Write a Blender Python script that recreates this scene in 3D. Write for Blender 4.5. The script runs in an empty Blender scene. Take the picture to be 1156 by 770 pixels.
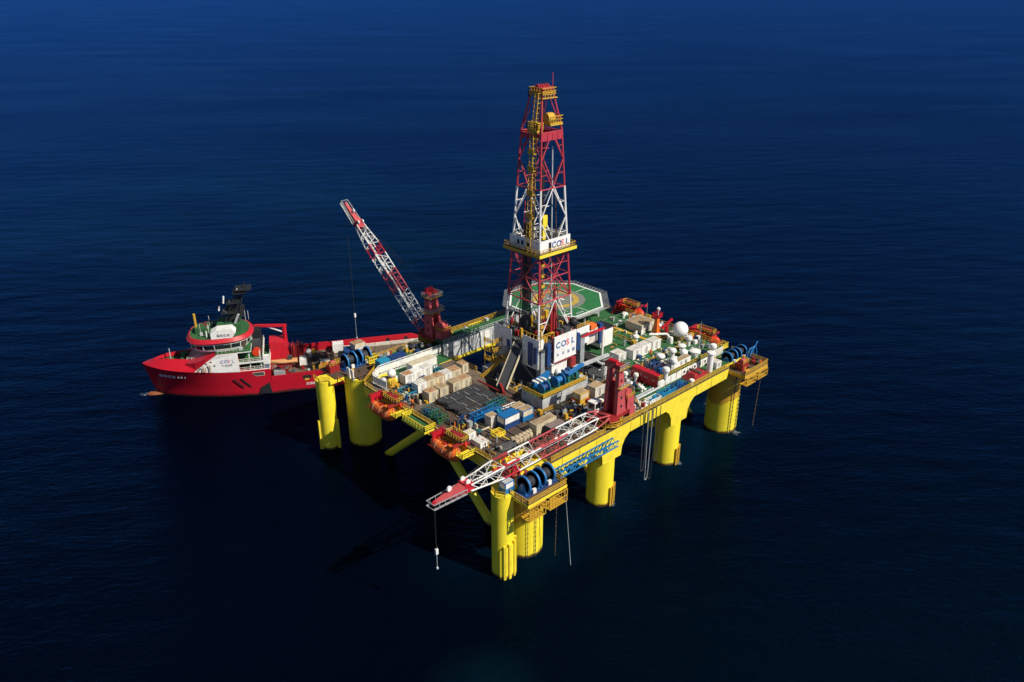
import bpy, bmesh, math, random
from mathutils import Vector, Matrix
random.seed(7)
S = bpy.context.scene
COL = S.collection
R = math.radians

# ------------------------------------------------------------------ camera, sky, sun, exposure
CAM = Vector((-90.4008, -93.7768, 103.9872)); YAW = 0.8204; PITCH = 0.4230; FPX = 900.0; PW, PH = 1156.0, 770.0
cd = bpy.data.cameras.new('camera'); cam = bpy.data.objects.new('camera', cd); COL.objects.link(cam)
cam.location = CAM; cam.rotation_euler = (math.pi/2-PITCH, 0, YAW-math.pi/2)
cd.sensor_width = 36; cd.lens = 36*FPX/PW; cd.clip_start = 1; cd.clip_end = 60000
S.camera = cam
SUN_AZ, SUN_EL = R(288), R(44)
sdir = Vector((math.cos(SUN_AZ)*math.cos(SUN_EL), math.sin(SUN_AZ)*math.cos(SUN_EL), math.sin(SUN_EL)))
w = bpy.data.worlds.new('World'); S.world = w; w.use_nodes = True
nt = w.node_tree; nt.nodes.clear()
sky = nt.nodes.new('ShaderNodeTexSky'); sky.sky_type = 'NISHITA'; sky.sun_disc = False
sky.sun_elevation = SUN_EL; sky.sun_rotation = math.atan2(sdir.x, sdir.y); sky.altitude = 0
sky.air_density = 1.0; sky.dust_density = 0.3; sky.ozone_density = 2.0
bg = nt.nodes.new('ShaderNodeBackground'); bg.inputs[1].default_value = 0.05
wo = nt.nodes.new('ShaderNodeOutputWorld')
nt.links.new(sky.outputs[0], bg.inputs[0]); nt.links.new(bg.outputs[0], wo.inputs[0])
sl = bpy.data.lights.new('sun', 'SUN'); sl.energy = 5.0; sl.angle = R(0.53); sl.color = (1.0, 0.93, 0.80)
so = bpy.data.objects.new('sun', sl); COL.objects.link(so)
so.rotation_euler = (-sdir).to_track_quat('-Z', 'Y').to_euler(); so.location = (60, -200, 200)
S.view_settings.view_transform = 'Standard'; S.view_settings.look = 'None'
S.view_settings.exposure = 0.15; S.view_settings.gamma = 1.0; S.view_settings.use_curve_mapping = False
S.render.engine = 'CYCLES'

_fw = Vector((math.cos(YAW)*math.cos(PITCH), math.sin(YAW)*math.cos(PITCH), -math.sin(PITCH)))
_rt = Vector((math.sin(YAW), -math.cos(YAW), 0)); _up = _rt.cross(_fw)
def at(px, py, z):
    "point at height z seen at photo pixel px, py"
    d = _fw + _rt*((px-PW/2)/FPX) + _up*((PH/2-py)/FPX)
    return CAM + d*((z-CAM.z)/d.z)

# ------------------------------------------------------------------ materials
MATS = {}
def nodes(name):
    m = bpy.data.materials.new(name); m.use_nodes = True; MATS[name] = m
    n = m.node_tree; b = n.nodes['Principled BSDF']
    return m, n, b
def noise(n, vec, scale, detail=4, rough=0.55):
    t = n.nodes.new('ShaderNodeTexNoise'); t.inputs['Scale'].default_value = scale
    t.inputs['Detail'].default_value = detail; t.inputs['Roughness'].default_value = rough
    n.links.new(vec, t.inputs['Vector']); return t.outputs['Fac']
def ramp(n, fac, a, b):
    r = n.nodes.new('ShaderNodeMapRange'); r.inputs['From Min'].default_value = a; r.inputs['From Max'].default_value = b
    r.clamp = True; n.links.new(fac, r.inputs['Value']); return r.outputs['Result']
def mixc(n, fac, a, b):
    m = n.nodes.new('ShaderNodeMix'); m.data_type = 'RGBA'
    if isinstance(fac, float): m.inputs[0].default_value = fac
    else: n.links.new(fac, m.inputs[0])
    for v, k in ((a, 6), (b, 7)):
        if isinstance(v, tuple): m.inputs[k].default_value = (*v[:3], 1)
        else: n.links.new(v, m.inputs[k])
    return m.outputs[2]
def math_(n, op, a, b=None):
    m = n.nodes.new('ShaderNodeMath'); m.operation = op
    for v, k in ((a, 0), (b, 1)):
        if v is None: continue
        if isinstance(v, (int, float)): m.inputs[k].default_value = v
        else: n.links.new(v, m.inputs[k])
    return m.outputs[0]
def position(n):
    return n.nodes.new('ShaderNodeNewGeometry').outputs['Position']
def scaled(n, vec, s):
    m = n.nodes.new('ShaderNodeMapping'); m.inputs['Scale'].default_value = s
    n.links.new(vec, m.inputs['Vector']); return m.outputs[0]
RUST = (0.20, 0.062, 0.018)
def paint(name, col, rough=0.5, rust=0.12, dirt=0.35, spec=0.4, rustcol=RUST, metal=0.0, nscale=0.8):
    m, n, b = nodes(name); p = position(n)
    d = tuple(c*0.45+0.012 for c in col)
    c = mixc(n, math_(n, 'MULTIPLY', ramp(n, noise(n, p, nscale, 6), 0.42, 0.75), dirt*1.6), col, d)
    # run-down streaks: fine sideways, long downwards
    st = noise(n, scaled(n, p, (2.6, 2.6, 0.28)), 1.0, 5, 0.6)
    c = mixc(n, math_(n, 'MULTIPLY', ramp(n, st, 0.55, 0.80), dirt*1.3), c, tuple(q*0.5 for q in col))
    if rust > 0:
        rn = noise(n, scaled(n, p, (1.5, 1.5, 0.8)), 1.1, 8, 0.68)
        e = 0.74-rust*0.5
        c = mixc(n, ramp(n, rn, e, e+0.10), c, rustcol)
    n.links.new(c, b.inputs['Base Color'])
    rr = n.nodes.new('ShaderNodeMapRange'); rr.inputs['To Min'].default_value = rough-0.08; rr.inputs['To Max'].default_value = rough+0.2
    n.links.new(noise(n, p, 2.3, 3), rr.inputs['Value']); n.links.new(rr.outputs[0], b.inputs['Roughness'])
    b.inputs['Specular IOR Level'].default_value = spec; b.inputs['Metallic'].default_value = metal
    bp = n.nodes.new('ShaderNodeBump'); bp.inputs['Strength'].default_value = 0.25; bp.inputs['Distance'].default_value = 0.05
    n.links.new(noise(n, p, 3.0, 5), bp.inputs['Height']); n.links.new(bp.outputs[0], b.inputs['Normal'])
    return m
yellow = paint('yellow_paint', (0.84, 0.66, 0.04), 0.45, 0.05, 0.25)
yrail  = paint('yellow_rail_paint', (0.58, 0.34, 0.03), 0.55, 0.30, 0.3)
white  = paint('white_paint', (0.80, 0.79, 0.76), 0.45, 0.16, 0.25)
wdirty = paint('weathered_white_paint', (0.66, 0.63, 0.57), 0.55, 0.36, 0.4)
cream  = paint('cream_paint', (0.62, 0.54, 0.38), 0.55, 0.16, 0.35)
rustroof = paint('rusty_roof_steel', (0.46, 0.30, 0.17), 0.75, 0.52, 0.4, rustcol=(0.34, 0.13, 0.045))
tanroof = paint('tan_roof_paint', (0.42, 0.30, 0.17), 0.7, 0.25, 0.5)
mauve  = paint('faded_mauve_paint', (0.26, 0.19, 0.18), 0.7, 0.1, 0.4)
red    = paint('red_paint', (0.50, 0.010, 0.024), 0.4, 0.06, 0.25)
dred   = paint('dark_red_paint', (0.30, 0.018, 0.020), 0.45, 0.10, 0.35)
pinkred = paint('sun_faded_red_paint', (0.50, 0.078, 0.082), 0.5, 0.10, 0.4)
truss_red = paint('tower_red_paint', (0.46, 0.035, 0.055), 0.45, 0.04, 0.25)
truss_white = paint('tower_white_paint', (0.76, 0.75, 0.72), 0.45, 0.04, 0.25)
orange = paint('lifeboat_orange', (0.86, 0.17, 0.022), 0.4, 0.0, 0.3)
orange2 = paint('bright_red_orange', (0.66, 0.045, 0.012), 0.4, 0.0, 0.2)
blue   = paint('bright_blue_paint', (0.010, 0.155, 0.42), 0.45, 0.04, 0.3)
navy   = paint('navy_blue_paint', (0.012, 0.05, 0.18), 0.5, 0.06, 0.35)
cyan   = paint('cyan_blue_paint', (0.020, 0.25, 0.43), 0.5, 0.05, 0.3)
teal   = paint('teal_paint', (0.018, 0.13, 0.14), 0.5, 0.08, 0.4)
green  = paint('green_deck_paint', (0.024, 0.125, 0.036), 0.7, 0.30, 0.7, rustcol=(0.16, 0.09, 0.035))
hgreen = paint('helideck_green', (0.022, 0.165, 0.05), 0.7, 0.0, 0.4)
hgrey  = paint('helideck_grey', (0.20, 0.21, 0.18), 0.8, 0.0, 0.4)
hyell  = paint('helideck_yellow', (0.52, 0.35, 0.06), 0.7, 0.0, 0.4)
grey   = paint('grey_paint', (0.30, 0.32, 0.34), 0.5, 0.12, 0.4)
lgrey  = paint('pale_grey_paint', (0.48, 0.50, 0.52), 0.5, 0.10, 0.4)
dgrey  = paint('dark_grey_steel', (0.055, 0.058, 0.065), 0.6, 0.10, 0.4)
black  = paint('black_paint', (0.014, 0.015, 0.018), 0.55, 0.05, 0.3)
brown  = paint('rusty_brown_deck', (0.085, 0.058, 0.042), 0.8, 0.40, 0.6)
wood   = paint('worn_wooden_deck', (0.15, 0.11, 0.08), 0.8, 0.15, 0.6)
pipeblk = paint('dark_drill_pipe_steel', (0.022, 0.022, 0.027), 0.5, 0.22, 0.4, rustcol=(0.10, 0.06, 0.045))
galv   = paint('galvanised_steel', (0.42, 0.43, 0.43), 0.5, 0.05, 0.3, metal=0.3)
bag    = paint('beige_sack_fabric', (0.55, 0.44, 0.29), 0.85, 0.0, 0.4)
rope   = paint('grey_cable', (0.025, 0.025, 0.027), 0.6, 0.0, 0.2)
def glass(name):
    m, n, b = nodes(name); b.inputs['Base Color'].default_value = (0.012, 0.018, 0.022, 1)
    b.inputs['Roughness'].default_value = 0.08; b.inputs['Specular IOR Level'].default_value = 0.6; return m
glassm = glass('dark_window_glass')
def flatmat(name, col, rough=0.6):
    m, n, b = nodes(name); b.inputs['Base Color'].default_value = (*col, 1); b.inputs['Roughness'].default_value = rough; return m
ink_blue = flatmat('blue_lettering', (0.02, 0.09, 0.28)); ink_red = flatmat('red_lettering', (0.66, 0.10, 0.11))
ink_dark = flatmat('dark_lettering', (0.06, 0.07, 0.10)); ink_white = flatmat('white_lettering', (0.8, 0.8, 0.78))

def column_mat(name, band):
    m, n, b = nodes(name); p = position(n)
    sx = n.nodes.new('ShaderNodeSeparateXYZ'); n.links.new(p, sx.inputs[0]); z = sx.outputs['Z']
    col = (0.86, 0.70, 0.035)
    c = mixc(n, math_(n, 'MULTIPLY', ramp(n, noise(n, scaled(n, p, (.5, .5, .35)), 1.0, 6), 0.45, 0.8), 0.5), col, (0.66, 0.52, 0.03))
    st = noise(n, scaled(n, p, (3.0, 3.0, 0.12)), 1.0, 5, 0.6)
    c = mixc(n, math_(n, 'MULTIPLY', ramp(n, st, 0.60, 0.80), 0.45), c, (0.34, 0.22, 0.03))
    sp = noise(n, p, 2.2, 3, 0.4)
    c = mixc(n, ramp(n, sp, 0.74, 0.78), c, (0.20, 0.09, 0.02))
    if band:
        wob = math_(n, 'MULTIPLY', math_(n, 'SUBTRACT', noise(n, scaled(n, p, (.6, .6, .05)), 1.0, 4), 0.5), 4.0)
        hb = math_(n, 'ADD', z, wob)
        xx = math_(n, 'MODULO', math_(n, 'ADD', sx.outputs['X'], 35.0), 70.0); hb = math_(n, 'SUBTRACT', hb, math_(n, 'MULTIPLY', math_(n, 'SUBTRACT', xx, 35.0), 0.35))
        c = mixc(n, math_(n, 'MULTIPLY', ramp(n, hb, band-0.35, band+0.35), 0.72), c, (0.42, 0.155, 0.022))  # rust plus platform shade painted in; lower edge follows the slanted shadow line
    g = math_(n, 'ADD', z, math_(n, 'MULTIPLY', noise(n, p, 1.2, 4), 1.2))
    c = mixc(n, ramp(n, g, 1.5, 0.95), c, (0.075, 0.040, 0.016))
    n.links.new(c, b.inputs['Base Color']); b.inputs['Roughness'].default_value = 0.42; b.inputs['Specular IOR Level'].default_value = 0.4
    bp = n.nodes.new('ShaderNodeBump'); bp.inputs['Strength'].default_value = 0.3; bp.inputs['Distance'].default_value = 0.08
    n.links.new(noise(n, p, 0.9, 5), bp.inputs['Height']); n.links.new(bp.outputs[0], b.inputs['Normal'])
    return m
colmat = column_mat('column_yellow', 0); colrust_shade = column_mat('column_yellow_rust_and_shade', 9.6)

# ------------------------------------------------------------------ mesh helpers
class MB:
    def __init__(s): s.v = []; s.f = []
    def box(s, a, b):
        x0, y0, z0 = a; x1, y1, z1 = b; k = len(s.v)
        s.v += [(x0,y0,z0),(x1,y0,z0),(x1,y1,z0),(x0,y1,z0),(x0,y0,z1),(x1,y0,z1),(x1,y1,z1),(x0,y1,z1)]
        s.f += [tuple(k+i for i in q) for q in ((0,3,2,1),(4,5,6,7),(0,1,5,4),(1,2,6,5),(2,3,7,6),(3,0,4,7))]
        return s
    def hexa(s, P):
        k = len(s.v); s.v += [tuple(p) for p in P]
        s.f += [tuple(k+i for i in q) for q in ((0,3,2,1),(4,5,6,7),(0,1,5,4),(1,2,6,5),(2,3,7,6),(3,0,4,7))]
        return s
    def beam(s, p, q, wd, ht, up=(0,0,1)):
        p, q = Vector(p), Vector(q); d = (q-p).normalized(); u = Vector(up)
        if abs(d.dot(u)) > 0.98: u = Vector((1,0,0))
        r = d.cross(u).normalized()*wd/2; t = r.cross(d).normalized()*ht/2
        return s.hexa([p-r-t, p+r-t, q+r-t, q-r-t, p-r+t, p+r+t, q+r+t, q-r+t])
    def tube(s, p, q, r, n=6, r2=None, caps=True):
        p, q = Vector(p), Vector(q); d = q-p
        if d.length < 1e-6: return s
        d.normalize(); u = Vector((0,0,1)) if abs(d.z) < 0.95 else Vector((1,0,0))
        a = d.cross(u).normalized(); b = d.cross(a); r2 = r if r2 is None else r2; k = len(s.v)
        for c, rad in ((p, r), (q, r2)):
            for i in range(n):
                t = 2*math.pi*i/n; s.v.append(tuple(c + a*(rad*math.cos(t)) + b*(rad*math.sin(t))))
        for i in range(n): s.f.append((k+i, k+(i+1) % n, k+n+(i+1) % n, k+n+i))
        if caps: s.f.append(tuple(k+i for i in range(n))[::-1]); s.f.append(tuple(k+n+i for i in range(n)))
        return s
    def path(s, pts, r, n=5):
        for a, b in zip(pts, pts[1:]): s.tube(a, b, r, n)
        return s
    def prism(s, poly, z0, z1):
        k = len(s.v); n = len(poly)
        s.v += [(x, y, z0) for x, y in poly] + [(x, y, z1) for x, y in poly]
        for i in range(n): s.f.append((k+i, k+(i+1) % n, k+n+(i+1) % n, k+n+i))
        s.f.append(tuple(k+i for i in range(n))[::-1]); s.f.append(tuple(k+n+i for i in range(n)))
        return s
    def extrude(s, pts, off):
        "closed polygon of 3-D points, pushed along off"
        k = len(s.v); n = len(pts); off = Vector(off)
        s.v += [tuple(p) for p in pts] + [tuple(Vector(p)+off) for p in pts]
        for i in range(n): s.f.append((k+i, k+(i+1) % n, k+n+(i+1) % n, k+n+i))
        s.f.append(tuple(k+i for i in range(n))[::-1]); s.f.append(tuple(k+n+i for i in range(n)))
        return s
    def lathe(s, c, prof, n=16, axis='z', sx=1.0):
        k = len(s.v); m = len(prof)
        for r, h in prof:
            for i in range(n):
                t = 2*math.pi*i/n; u, v = r*math.cos(t), r*math.sin(t)
                if axis == 'z': s.v.append((c[0]+u*sx, c[1]+v, c[2]+h))
                elif axis == 'x': s.v.append((c[0]+h, c[1]+u, c[2]+v))
                else: s.v.append((c[0]+u, c[1]+h, c[2]+v*sx))
        for j in range(m-1):
            for i in range(n): s.f.append((k+j*n+i, k+j*n+(i+1) % n, k+(j+1)*n+(i+1) % n, k+(j+1)*n+i))
        if prof[0][0] > 1e-4: s.f.append(tuple(k+i for i in range(n))[::-1])
        if prof[-1][0] > 1e-4: s.f.append(tuple(k+(m-1)*n+i for i in range(n)))
        return s
    def sphere(s, c, r, n=14, m=9, sz=1.0):
        return s.lathe(c, [(max(r*math.sin(math.pi*i/m), 1e-5), -r*sz*math.cos(math.pi*i/m)) for i in range(m+1)], n)
    def ring(s, c, r0, r1, h, n=24, axis='x'):
        return s.lathe(c, [(r0, -h/2), (r1, -h/2), (r1, h/2), (r0, h/2), (r0, -h/2)], n, axis)
    def railing(s, pts, h=1.1, r=0.05, step=2.0, mids=1):
        for a, b in zip(pts, pts[1:]):
            a, b = Vector(a), Vector(b); L = (b-a).length; k = max(1, int(round(L/step)))
            for j in range(mids+1):
                o = Vector((0, 0, h*(j+1)/(mids+1))); s.beam(a+o, b+o, 2*r, 2*r)
            for i in range(k+1):
                p = a.lerp(b, i/k); s.beam(p, p+Vector((0, 0, h)), 2*r, 2*r)
        return s
    def build(s, name, mat, parent=None, smooth=False, local=False, angle=0.7):
        o3 = Vector((0, 0, 0))
        if parent is not None and not local: o3 = ORG.get(parent.name, Vector((0, 0, 0)))
        me = bpy.data.meshes.new(name)
        me.from_pydata([(x-o3.x, y-o3.y, z-o3.z) for x, y, z in s.v], [], s.f); me.update()
        bm = bmesh.new(); bm.from_mesh(me); bmesh.ops.recalc_face_normals(bm, faces=bm.faces); bm.to_mesh(me); bm.free()
        if smooth:
            me.polygons.foreach_set('use_smooth', [True]*len(me.polygons)); me.set_sharp_from_angle(angle=angle)
        me.materials.append(mat)
        o = bpy.data.objects.new(name, me); COL.objects.link(o)
        if parent is not None: o.parent = parent; ORG[o.name] = o3
        return o
ORG = {}
def tag(o, label, cat, group=None, kind=None):
    if label: o['label'] = label
    if cat: o['category'] = cat
    if group: o['group'] = group
    if kind: o['kind'] = kind
    return o
def thing(name, label, cat, loc, group=None, rotz=0.0):
    o = bpy.data.objects.new(name, None); COL.objects.link(o); o.empty_display_size = 0.3
    o.location = loc; o.rotation_euler = (0, 0, rotz); ORG[o.name] = Vector(loc)
    return tag(o, label, cat, group)
def copy_tree(o, parent=None):
    c = o.copy(); COL.objects.link(c); c.parent = parent
    for ch in list(o.children): copy_tree(ch, c)
    return c
def lettering(text, mat, parent, M, size, local=True, name='lettering', depth=0.02, bold=0.0, xs=1.0):
    cu = bpy.data.curves.new(name, 'FONT'); cu.body = text; cu.size = size; cu.extrude = depth; cu.align_x = 'LEFT'; cu.offset = bold
    cu.resolution_u = 3
    t = bpy.data.objects.new('tmp', cu); COL.objects.link(t)
    dg = bpy.context.evaluated_depsgraph_get(); me = bpy.data.meshes.new_from_object(t.evaluated_get(dg))
    bpy.data.objects.remove(t); bpy.data.curves.remove(cu)
    o3 = Vector((0, 0, 0)) if local else ORG.get(parent.name, Vector((0, 0, 0)))
    me.transform(Matrix.Translation(-o3) @ M @ Matrix.Diagonal((xs, 1, 1, 1)))
    me.materials.clear(); me.materials.append(mat); me.name = name
    o = bpy.data.objects.new(name, me); COL.objects.link(o); o.parent = parent; ORG[o.name] = o3
    return o
def frame_matrix(o, ex, ey):
    ex, ey = Vector(ex).normalized(), Vector(ey).normalized(); ez = ex.cross(ey)
    M = Matrix((ex, ey, ez)).transposed().to_4x4(); M.translation = Vector(o); return M
V = Vector
D = 19.2          # main deck height above the sea

# ------------------------------------------------------------------ sea
def sea_mat():
    m, n, b = nodes('deep_sea_water'); p = position(n)
    big = noise(n, scaled(n, p, (0.004, 0.0026, 0.004)), 1.0, 3, 0.5)
    c = mixc(n, ramp(n, big, 0.40, 0.66), (0.0003, 0.0010, 0.0040), (0.0004, 0.0028, 0.0080))
    big2 = noise(n, scaled(n, p, (0.0016, 0.0022, 0.004)), 1.0, 2, 0.5)
    c = mixc(n, math_(n, 'MULTIPLY', ramp(n, big2, 0.52, 0.68), 0.5), c, (0.0005, 0.0045, 0.0090))
    sx = n.nodes.new('ShaderNodeSeparateXYZ'); n.links.new(p, sx.inputs[0]); X, Y = sx.outputs['X'], sx.outputs['Y']
    # paler water over the two submerged pontoons
    def pont(yc):
        dy = math_(n, 'ABSOLUTE', math_(n, 'SUBTRACT', Y, yc)); dx = math_(n, 'ABSOLUTE', math_(n, 'SUBTRACT', X, 35.0))
        return math_(n, 'MULTIPLY', ramp(n, dy, 16.0, 4.0), ramp(n, dx, 62.0, 36.0))
    pm = math_(n, 'MAXIMUM', pont(2.0), pont(58.0))
    pm = math_(n, 'MULTIPLY', pm, ramp(n, noise(n, scaled(n, p, (0.03, 0.03, 0.03)), 1.0, 3), 0.35, 0.65))
    c = mixc(n, math_(n, 'MULTIPLY', pm, 0.8), c, (0.0006, 0.0090, 0.0190))
    # milky plankton-tinted water drifting behind the platform
    for fx, fy, fr in ((95, 150, 75), (60, 330, 150), (200, 260, 90), (-30, -22, 11), (72, 9, 17), (62, 10, 14)):
        vd = n.nodes.new('ShaderNodeVectorMath'); vd.operation = 'DISTANCE'; n.links.new(p, vd.inputs[0]); vd.inputs[1].default_value = (fx, fy, 0)
        q = math_(n, 'MULTIPLY', ramp(n, vd.outputs['Value'], fr, fr*0.2), ramp(n, noise(n, scaled(n, p, (0.012, 0.012, 0.012)), 1.0, 4), 0.35, 0.65))
        c = mixc(n, math_(n, 'MULTIPLY', q, 0.7), c, (0.0012, 0.0150, 0.0240))
    # foam where the swell breaks round the columns and at the bow
    fo = None
    for fx, fy, fr in ((79, 6, 9), (66, 12, 8), (70, -4.6, 3.2), (-31.5, 118.5, 3.0), (48, -3.2, 2.6), (24, -3.2, 2.2)):
        vd = n.nodes.new('ShaderNodeVectorMath'); vd.operation = 'DISTANCE'; n.links.new(p, vd.inputs[0]); vd.inputs[1].default_value = (fx, fy, 0)
        q = ramp(n, vd.outputs['Value'], fr, fr*0.25); fo = q if fo is None else math_(n, 'MAXIMUM', fo, q)
    fn = noise(n, scaled(n, p, (1.2, 0.6, 1)), 1.0, 8, 0.72)
    thr = math_(n, 'SUBTRACT', fn, math_(n, 'MULTIPLY', math_(n, 'SUBTRACT', 1.0, fo), 0.45))
    foam = math_(n, 'MULTIPLY', ramp(n, thr, 0.44, 0.64), 0.55)
    flk = noise(n, scaled(n, p, (0.5, 0.5, 0.5)), 1.0, 9, 0.72)
    foam = math_(n, 'MAXIMUM', foam, math_(n, 'MULTIPLY', ramp(n, flk, 0.805, 0.84), 0.30))
    c = mixc(n, foam, c, (0.45, 0.52, 0.55))
    b.inputs['Specular IOR Level'].default_value = 0.0; b.inputs['Roughness'].default_value = 0.9
    n.links.new(c, b.inputs['Base Color'])
    rot = n.nodes.new('ShaderNodeMapping'); rot.inputs['Rotation'].default_value = (0, 0, R(38)); n.links.new(p, rot.inputs['Vector'])
    w1 = noise(n, scaled(n, rot.outputs[0], (0.045, 0.12, 1)), 1.0, 3, 0.5)
    w2 = noise(n, scaled(n, rot.outputs[0], (0.42, 1.0, 1)), 1.0, 5, 0.62)
    w3 = noise(n, scaled(n, rot.outputs[0], (1.3, 2.4, 1)), 1.0, 4, 0.6)
    h = math_(n, 'ADD', math_(n, 'MULTIPLY', w1, 1.1), math_(n, 'ADD', math_(n, 'MULTIPLY', w2, 0.34), math_(n, 'MULTIPLY', w3, 0.11)))
    bp = n.nodes.new('ShaderNodeBump'); bp.inputs['Strength'].default_value = 0.9; bp.inputs['Distance'].default_value = 1.0
    n.links.new(h, bp.inputs['Height']); n.links.new(bp.outputs[0], b.inputs['Normal'])
    gl = n.nodes.new('ShaderNodeBsdfGlossy'); pat = noise(n, scaled(n, rot.outputs[0], (0.0035, 0.012, 1)), 1.0, 5, 0.6)
    slick = noise(n, scaled(n, rot.outputs[0], (0.0022, 0.0095, 1)), 1.0, 6, 0.7)
    gc = mixc(n, ramp(n, pat, 0.28, 0.72), (0.040, 0.215, 0.82), (0.068, 0.31, 1.05))
    gc = mixc(n, math_(n, 'MULTIPLY', ramp(n, slick, 0.60, 0.72), 0.55), gc, (0.14, 0.47, 1.0))
    n.links.new(gc, gl.inputs['Color']); gl.inputs['Roughness'].default_value = 0.16
    n.links.new(bp.outputs[0], gl.inputs['Normal'])
    fr = n.nodes.new('ShaderNodeFresnel'); fr.inputs['IOR'].default_value = 1.333; n.links.new(bp.outputs[0], fr.inputs['Normal'])
    fac = math_(n, 'MULTIPLY', math_(n, 'MINIMUM', math_(n, 'MAXIMUM', math_(n, 'SUBTRACT', fr.outputs[0], 0.040), 0.006), 0.62), math_(n, 'SUBTRACT', 1.0, foam))
    mx = n.nodes.new('ShaderNodeMixShader'); n.links.new(fac, mx.inputs[0]); n.links.new(b.outputs[0], mx.inputs[1]); n.links.new(gl.outputs[0], mx.inputs[2])
    n.links.new(mx.outputs[0], n.nodes['Material Output'].inputs['Surface'])
    return m
sea = MB().prism([(30+22000*math.cos(t*math.pi/24), 30+22000*math.sin(t*math.pi/24)) for t in range(48)], -60, 0).build('sea', sea_mat())
sea['kind'] = 'structure'

# ------------------------------------------------------------------ the drilling platform: columns, braces, deck
rig = thing('drilling_platform', 'semi-submersible drilling platform on thick yellow columns with crowded work decks', 'oil platform', (35, 28.3, 0))
LX, LY = 70.0, 56.56
def col(x, y, r, top, mat, n=48):
    return MB().lathe((x, y, 0), [(r, -14), (r, top-0.5), (r*1.015, top-0.5), (r*1.015, top)], n).build('column', mat, rig, True)
for x, y in ((0, 0), (LX, 0), (0, LY), (LX, LY)): c = col(x, y, 4.0, 16.6 if x else 18.4, colrust_shade if y == 0 else colmat)
for x in (23.24, 46.86):
    for y in (0, LY): col(x, y, 2.92, 16.4, colmat)
for y in (-3.0, LY+3.0): col(-8.2, y, 2.11, 18.5, colmat, 36)
# flared heads where the middle columns run into the deck beam
for x in (23.24, 46.86):
    for y in (0, LY):
        sgn = -1 if y == 0 else 1
        yo = y+sgn*2.93
        pts = [(x-2.93, yo, 11.5), (x+2.93, yo, 11.5), (x+3.2, yo, 13.6), (x+4.1, yo, 15.2), (x+5.4, yo, 16.2), (x-5.4, yo, 16.2), (x-4.1, yo, 15.2), (x-3.2, yo, 13.6)]
        MB().extrude(pts, (0, -sgn*5.86, 0)).build('column_head', yellow, rig)
# fender fins at the waterline
def fins(cx, cy, r, a0, a1, k, z0, z1, mat=yrail):
    for i in range(k):
        a = R(a0+(a1-a0)*i/(k-1)); p = V((cx+math.cos(a)*(r+.28), cy+math.sin(a)*(r+.28), 0))
        MB().beam(p+V((0,0,z0)), p+V((0,0,z1)), 0.42, 0.42, (math.cos(a), math.sin(a), 0)).build('fender_post', mat, rig)
    for zz in (z0+0.3, z1-0.25):
        m = MB()
        for i in range(10):
            a, b = R(a0+(a1-a0)*i/10), R(a0+(a1-a0)*(i+1)/10)
            m.beam((cx+math.cos(a)*(r+.1), cy+math.sin(a)*(r+.1), zz), (cx+math.cos(b)*(r+.1), cy+math.sin(b)*(r+.1), zz), .35, .3)
        m.build('fender_rail', mat, rig)
fins(23.24, 0, 2.92, 268, 312, 4, -0.6, 4.6); fins(46.86, 0, 2.92, 268, 312, 4, -0.6, 4.4)
for a0, zt in ((238, 7.6), (262, 8.0), (290, 8.3), (312, 8.6)):
    a = R(a0); p = V((-8.2+math.cos(a)*2.3, -3+math.sin(a)*2.3, 0))
    MB().beam(p+V((0,0,-1)), p+V((0,0,zt)), 0.5, 0.7, (math.cos(a), math.sin(a), 0)).build('fender_fin', yellow, rig)
for a0 in (170, 300):
    a = R(a0); p = V((-8.2+math.cos(a)*2.3, LY+3+math.sin(a)*2.3, 0))
    MB().beam(p+V((0,0,-1)), p+V((0,0,7.8)), 0.6, 0.7, (math.cos(a), math.sin(a), 0)).build('fender_fin', yellow, rig)
def jacket(cx, cy, r, a0, a1, z0, zl, zr, mat):
    n = 12; m = MB()
    for i in range(n+1):
        u = i/n; a = R(a0+(a1-a0)*u); zt = zl+(zr-zl)*u+.22*math.sin(i*2.4)
        for rr, z in ((r, z0), (r+.32, z0), (r+.32, zt), (r, zt+.1)): m.v.append((cx+math.cos(a)*rr, cy+math.sin(a)*rr, z))
    for i in range(n):
        for j in range(4): m.f.append((i*4+j, (i+1)*4+j, (i+1)*4+(j+1) % 4, i*4+(j+1) % 4))
    m.f.append((0, 1, 2, 3)); m.f.append(tuple(n*4+j for j in range(4))); m.build('fender_jacket', mat, rig, True)
jacket(-8.2, -3.0, 2.1, 215, 330, -1, 6.6, 8.2, colmat)
# diagonal braces under both ends
for x in (0.0, LX):
    for y in (LY+0.0, 0.0):
        y1 = 28.3+(8.0 if y > 30 else -8.0)*2.55
        MB().tube((x, 28.3, 16.0), (x, y1, -1.5-0.0), 0.95, 20).build('brace', colmat, rig, True)
for y in (0, LY): MB().tube((23.24, y, 2.0), (34, 28.3 if y == 0 else 28.3, 16.0), 0.9, 16).build('brace', colmat, rig, True)
for x in (30, 44): MB().tube((x, 2, 9.5), (x+2, 12, 16.0), 0.9, 16).build('brace', colmat, rig, True)

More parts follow.
